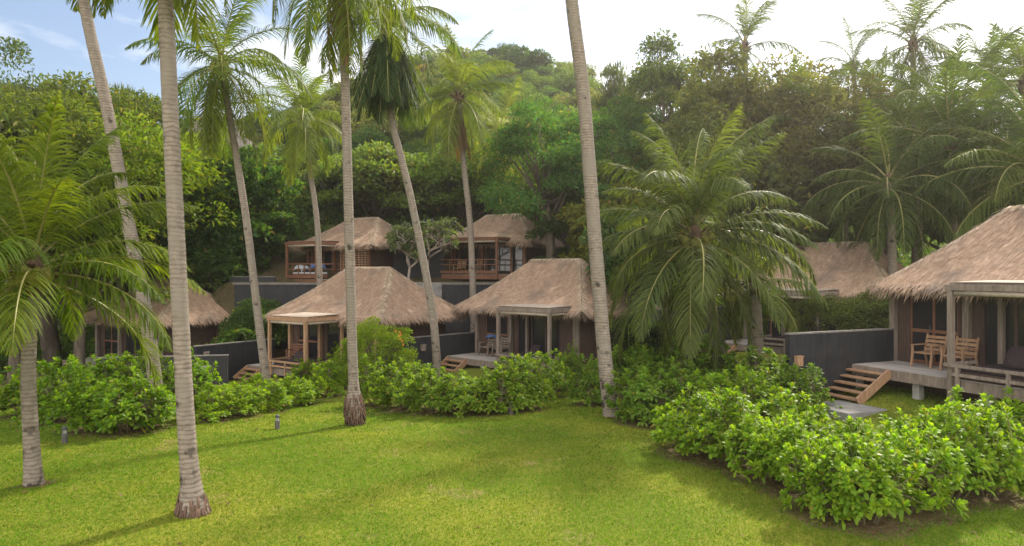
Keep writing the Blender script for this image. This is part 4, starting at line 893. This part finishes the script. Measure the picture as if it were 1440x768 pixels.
sh([(525, 574, 1.5, 1.7, 'right of the trunk with the root ball'), (565, 580, 1.5, 1.8, 'below the orange flowered bush'), (606, 584, 1.35, 1.8, 'below the steps of the middle hut, left'), (648, 586, 1.2, 1.8, 'in front of the grass gap by the middle steps'),
    (692, 585, 1.35, 1.8, 'left of the half buried bollard light'), (735, 580, 1.65, 1.7, 'right of the half buried bollard light'), (770, 562, 1.6, 1.6, 'below the middle pergola corner'), (800, 550, 1.35, 1.5, 'at the right end of the middle hedge'),
    (545, 552, 1.6, 1.7, 'in the rear row at the dark lamp wall'), (586, 556, 1.25, 1.6, 'in the rear row at the foot of the skirted palm'), (720, 556, 1.4, 1.6, 'in the rear row before the middle pergola'), (806, 536, 1.5, 0.9, 'tall and thin, standing up before the middle pergola side')],
   HC, 'leafy hedge shrub', 1.08)
sh([(834, 572, 1.4, 1.4, 'left of the bare leaning trunk'), (912, 602, 1.5, 1.7, 'touching the foot of the bare leaning trunk'), (950, 598, 1.6, 1.9, 'between the bare leaning trunk and the front hedge'), (905, 562, 1.8, 1.9, 'in the middle row below the arching fronds'),
    (960, 560, 1.8, 1.9, 'below the lowest hanging fronds'), (1015, 560, 1.8, 1.9, 'before the short palm stump'), (1070, 565, 1.7, 1.8, 'right of the short palm stump'), (1112, 578, 1.6, 1.7, 'before the free end of the dark wall'), (1145, 590, 1.35, 1.3, 'beside the wooden wall lamp'),
    (872, 556, 1.6, 1.7, 'in the rear row right of the bare trunk'), (930, 535, 1.6, 1.8, 'in the rear row below the large palm crown'), (1000, 530, 1.6, 1.8, 'in the rear row at the large palm foot')],
   HD, 'darker green hedge shrub', 1.1, (0.115, 0.185, 0.025))
sh([(985, 648, 1.45, 1.7, 'at the left tip of the front hedge'), (1035, 662, 1.5, 1.6, 'second along the front hedge edge on the lawn'), (1085, 682, 1.5, 1.5, 'with bare stems at the lawn edge'), (1135, 702, 1.45, 1.4, 'at the middle of the front hedge edge'),
    (1190, 740, 1.45, 1.45, 'lowest at the front hedge corner'), (1245, 752, 1.5, 1.45, 'nearest the camera at the hedge corner'), (1305, 735, 1.55, 1.5, 'just right of the hedge corner'), (1362, 715, 1.65, 1.5, 'with leggy stems near the right edge'), (1425, 712, 1.7, 1.6, 'at the right picture edge in front'),
    (1010, 610, 1.5, 1.7, 'behind the left tip of the front hedge'), (1062, 618, 1.65, 1.7, 'highest in the left half of the front hedge'), (1115, 640, 1.5, 1.6, 'before the steps of the nearest hut'), (1155, 672, 1.3, 1.5, 'before the paving slab'),
    (1215, 695, 1.25, 1.4, 'below the grass gap at the steps'), (1280, 690, 1.35, 1.4, 'below the deck of the nearest hut'), (1345, 676, 1.45, 1.5, 'below the pergola post of the nearest hut'), (1395, 668, 1.5, 1.5, 'below the ledge of the nearest hut'), (1445, 666, 1.6, 1.6, 'in the rear row at the right edge')],
   HE, 'tall light green hedge shrub', 1.2, (0.135, 0.21, 0.016))
def bush(label, px, py, y, h, wd, kind, col, name='garden_bush', seed=1):
    x, _, z = P(px, py, y); z = gz(x, y); tm_, cm_ = TREES[kind][seed % len(TREES[kind])]
    o = empty(name, label, 'bush', (x, y, z - 0.9*h/4), seed, 'garden bushes'); s = h/8.0; o.scale = (wd/8.0, wd/8.0, s*0.95)
    link('stems', tm_, o); c = link('foliage', cm_, o); c.color = (*col, 1); return o
bush('feathery yellow-green bush with orange flowers behind the middle hedge', 528, 520, 26.5, 3.2, 2.9, 'feather', (0.13, 0.19, 0.018))
fb = MB(); g = random.Random(2)
for k in range(7):
    x, y, z = P(563 + g.uniform(-7, 5), 474 + g.uniform(-10, 12), 25.6)
    for j in range(4): a = j*1.57; fb.add([(x, y, z), (x + 0.03*cos(a), y + 0.02, z + 0.03*sin(a)), (x + 0.06*cos(a + .5), y, z + 0.06*sin(a + .5)), (x + 0.03*cos(a + 1), y - 0.02, z + 0.03*sin(a + 1))], [(0, 1, 2, 3)])
fo = fb.obj('blossom', M_orange); fo.parent = [o for o in COL.objects if o.name.startswith('garden_bush')][0]
bpy.context.view_layer.update(); fo.matrix_parent_inverse = fo.parent.matrix_world.inverted()
bush('pale leafy bush over the dark wall beside the nearest hut', 1225, 500, 25, 3.3, 3.2, 'round', (0.11, 0.14, 0.045), seed=2)
bush('loose pale bush growing before the pergola behind the large palm', 1150, 500, 26, 2.6, 2.0, 'airy', (0.09, 0.115, 0.03), seed=0)
bush('dark shrub under the left fronds of the large spreading palm', 905, 470, 27, 2.8, 3.2, 'round', (0.03, 0.055, 0.02), seed=1)
bush('leafy green shrub below the dark wall of the upper terrace', 345, 470, 38.5, 3.2, 3.2, 'broad', (0.06, 0.11, 0.025), seed=0)
bush('shady green bush beside the dark wall left of the upper towel hut', 372, 390, 46, 4.5, 5.0, 'broad', (0.05, 0.10, 0.028), seed=1)
bush('bushy green shrub on the slope left of the retaining wall', 300, 430, 42.5, 4.0, 4.5, 'round', (0.06, 0.11, 0.028), seed=2)
bush('tall bush on the slope between the left hut roof and the retaining wall', 312, 415, 44.5, 6.5, 6.0, 'broad', (0.055, 0.105, 0.028), seed=0)
bush('leafy bush low at the end of the retaining wall', 283, 440, 43.5, 5.0, 5.0, 'round', (0.06, 0.11, 0.028), seed=1)
bush('dark leafy bush at the foot of the retaining wall, far left', 352, 480, 39.3, 4.6, 3.2, 'round', (0.055, 0.10, 0.03), seed=0)
bush('leafy bush at the foot of the retaining wall by the coconut-laden palm', 372, 470, 39.6, 4.2, 3.4, 'broad', (0.07, 0.125, 0.03), seed=1)
bush('round green bush right of the upper railing hut', 790, 400, 43, 2.6, 4.0, 'round', (0.04, 0.075, 0.02), seed=0)
# strappy plant by the left hut
sp_ = empty('strappy_plant', 'strappy bright green plant behind the dark wall at left', 'plant', (-14.6, 35.6, gz(-14.6, 35.6)))
g = np.random.default_rng(4); n = 170; ph = g.random(n)*6.28; c = np.stack([g.normal(size=n)*0.7, g.normal(size=n)*0.3, np.full(n, 1.1)], 1)
d = nrm(np.stack([np.cos(ph)*0.5, np.sin(ph)*0.5, np.full(n, 1.0)], 1)); o = link('foliage', np_mesh('foliage', *kite(c, d, nrm(np.cross(d, [0, 0, 1])), g.uniform(0.7, 1.2, n), np.full(n, 0.09), 0.25), [M_leaf]), sp_); o.color = (0.10, 0.21, 0.015, 1)
m = MB()
for k in range(12): m.tube([(g.normal()*0.5, g.normal()*0.2, -0.1), (g.normal()*0.6, g.normal()*0.25, 1.25)], 0.03, 5)
m.obj('stems', M_stem, sp_)
# frangipani with candelabra limbs
def frangipani(label, x, y, z, h, seed, wide=1.0):
    g = np.random.default_rng(seed); o = empty('frangipani_tree', label, 'tree', (x, y, z), 0, 'frangipani trees'); m = MB(); tips = []; axs = []
    def grow(p, d, l, r, k):
        e = p + d*l; m.tube([tuple(p), tuple((p + e)/2 + g.normal(size=3)*0.04*l), tuple(e)], [r, r*0.85, r*0.75], 6)
        if k == 0: tips.append(e); axs.append(d); return
        for i in range(3 if g.random() < 0.75 else 2): grow(e, nrm(d*0.6 + g.normal(size=3)*np.array([0.6*wide, 0.6*wide, 0.25]) + np.array([0, 0, 0.35])), l*g.uniform(0.62, 0.85), r*0.72, k - 1)
    grow(np.array([0, 0, -0.2]), np.array([0.05, 0, 1.0]), h*0.33, 0.11, 4)
    m.obj('trunk', M_paleb, o, True)
    V, Fq = rosettes(np.array(tips), np.array(axs), g, (9, 14), (0.28, 0.45)); f = link('crown', np_mesh('crown', V, Fq, [M_leaf]), o); f.color = (0.10, 0.13, 0.06, 1)
    b = MB()
    for t in tips:
        if g.random() < 0.55:
            for j in range(4):
                q = t + g.normal(size=3)*0.10 + np.array([0, 0, 0.14])
                for a in range(5): w_ = a*1.2566; b.add([q, q + [0.035*cos(w_), 0.035*sin(w_), 0.03], q + [0.06*cos(w_ + .5), 0.06*sin(w_ + .5), 0.03], q + [0.035*cos(w_ + 1), 0.035*sin(w_ + 1), 0.02]], [(0, 1, 2, 3)])
    if b.n: b.obj('blossom', M_petal, o)
x, y, z = P(600, 390, 43.2); frangipani('pale frangipani tree in blossom between the two upper huts', x, y, 3.4, 5.2, 2, 1.1)
x, y, z = P(575, 390, 42.5); frangipani('lower frangipani leaning over the roof edge of the upper towel hut', x, y, 3.4, 3.4, 5, 1.3)
x, y, z = P(455, 300, 54); frangipani('bare-limbed pale tree above the upper towel hut', x, y, gz(x, y), 5.0, 8, 0.9)

# ------------------------------------------------------------ bare soil under hedges and round trunks
BEDS = [(o.location.x, o.location.y, 0.5*o.scale.x*1.9 + 0.1) for o in COL.objects if o.name.startswith('hedge_shrub')] + [(o.location.x, o.location.y, 0.33) for o in COL.objects if o.name.startswith('coconut_palm') and o.location.y < 20]
BX = np.array(BEDS)
def bed(x, y):
    d = np.full(len(x), 9.0)
    for bx, by, br in BX: d = np.minimum(d, np.hypot(x - bx, y - by)/br)
    return np.clip(1.22 - d, 0, 1)
gm = bpy.data.objects['ground'].data; co = np.empty(len(gm.vertices)*3, np.float32); gm.vertices.foreach_get('co', co); co = co.reshape(-1, 3)
ba = gm.attributes.new('bed', 'FLOAT', 'POINT'); ba.data.foreach_set('value', bed(co[:, 0], co[:, 1]).astype(np.float32))

# ------------------------------------------------------------ grass blades on the lawn
def grass():
    g = np.random.default_rng(9); n = 330000; yy = 8.6*(24/8.6)**(g.random(n)**0.9); px = g.uniform(-40, 1480, n); x = (px - 720)/F*yy
    ok = bed(x, yy) < g.uniform(0.35, 0.8, n); x = x[ok]; yy = yy[ok]; n = len(x)
    z = np.array([gz(a, b) for a, b in zip(x, yy)]); L = g.uniform(0.018, 0.045, n)*(0.8 + yy/30); wdt = (0.003 + yy*0.00042)*g.uniform(0.7, 1.3, n)
    d = nrm(np.stack([g.normal(size=n)*0.55, g.normal(size=n)*0.55, np.ones(n)], 1)); wd = nrm(np.cross(d, g.normal(size=(n, 3))))
    c = np.stack([x, yy, z - 0.004], 1); V = np.stack([c - wd*wdt[:, None], c + wd*wdt[:, None], c + d*L[:, None]], 1)
    o = link('grass', np_mesh('grass', V, np.arange(3*n).reshape(-1, 3), [M_blade])); o.color = (0.102, 0.185, 0.018, 1)
    tag(o, 'short mown grass of the lawn', 'grass', kind='stuff')
grass()

# ------------------------------------------------------------ humid air
hz = MB(); hz.box(-920, 920, -215, 1420, -3.6, 62); ho = hz.obj('haze', [])
m, t, o = mat('humid_air'); pv = N(t, 'ShaderNodeVolumePrincipled', Density=HAZE, Anisotropy=0.72); pv.inputs['Color'].default_value = (1.0, 0.93, 0.86, 1); t.links.new(pv.outputs['Volume'], o.inputs['Volume'])
ho.data.materials.append(m); tag(ho, 'thin bright humid haze over the slopes', 'haze', kind='stuff')

# ------------------------------------------------------------ fallen leaves
def litter():
    g = np.random.default_rng(21); xs, ys = [], []
    for bx, by, br in BEDS:
        n = 26 if br > 0.5 else 10
        xs += list(bx + g.normal(size=n)*br*0.75); ys += list(by + g.normal(size=n)*br*0.75)
    n = 160; yy = g.uniform(9, 22, n); px = g.uniform(0, 1300, n); xs += list((px - 720)/F*yy); ys += list(yy); n = len(xs)
    c = np.array([[a, b, gz(a, b) + g.uniform(0.012, 0.04)] for a, b in zip(xs, ys)]); d = nrm(g.normal(size=(n, 3))*np.array([1, 1, 0.22])); wd = nrm(np.cross(d, [0, 0, 1.0] + g.normal(size=(n, 3))*0.3)); Lf = g.uniform(0.05, 0.13, n)
    o = link('fallen_leaves', np_mesh('fallen_leaves', *kite(c, d, wd, Lf, Lf*0.5, 0.05), [M_leaf])); o.color = (0.17, 0.11, 0.05, 1); tag(o, 'dry fallen leaves strewn under the hedges', 'leaf litter', kind='stuff')
litter()
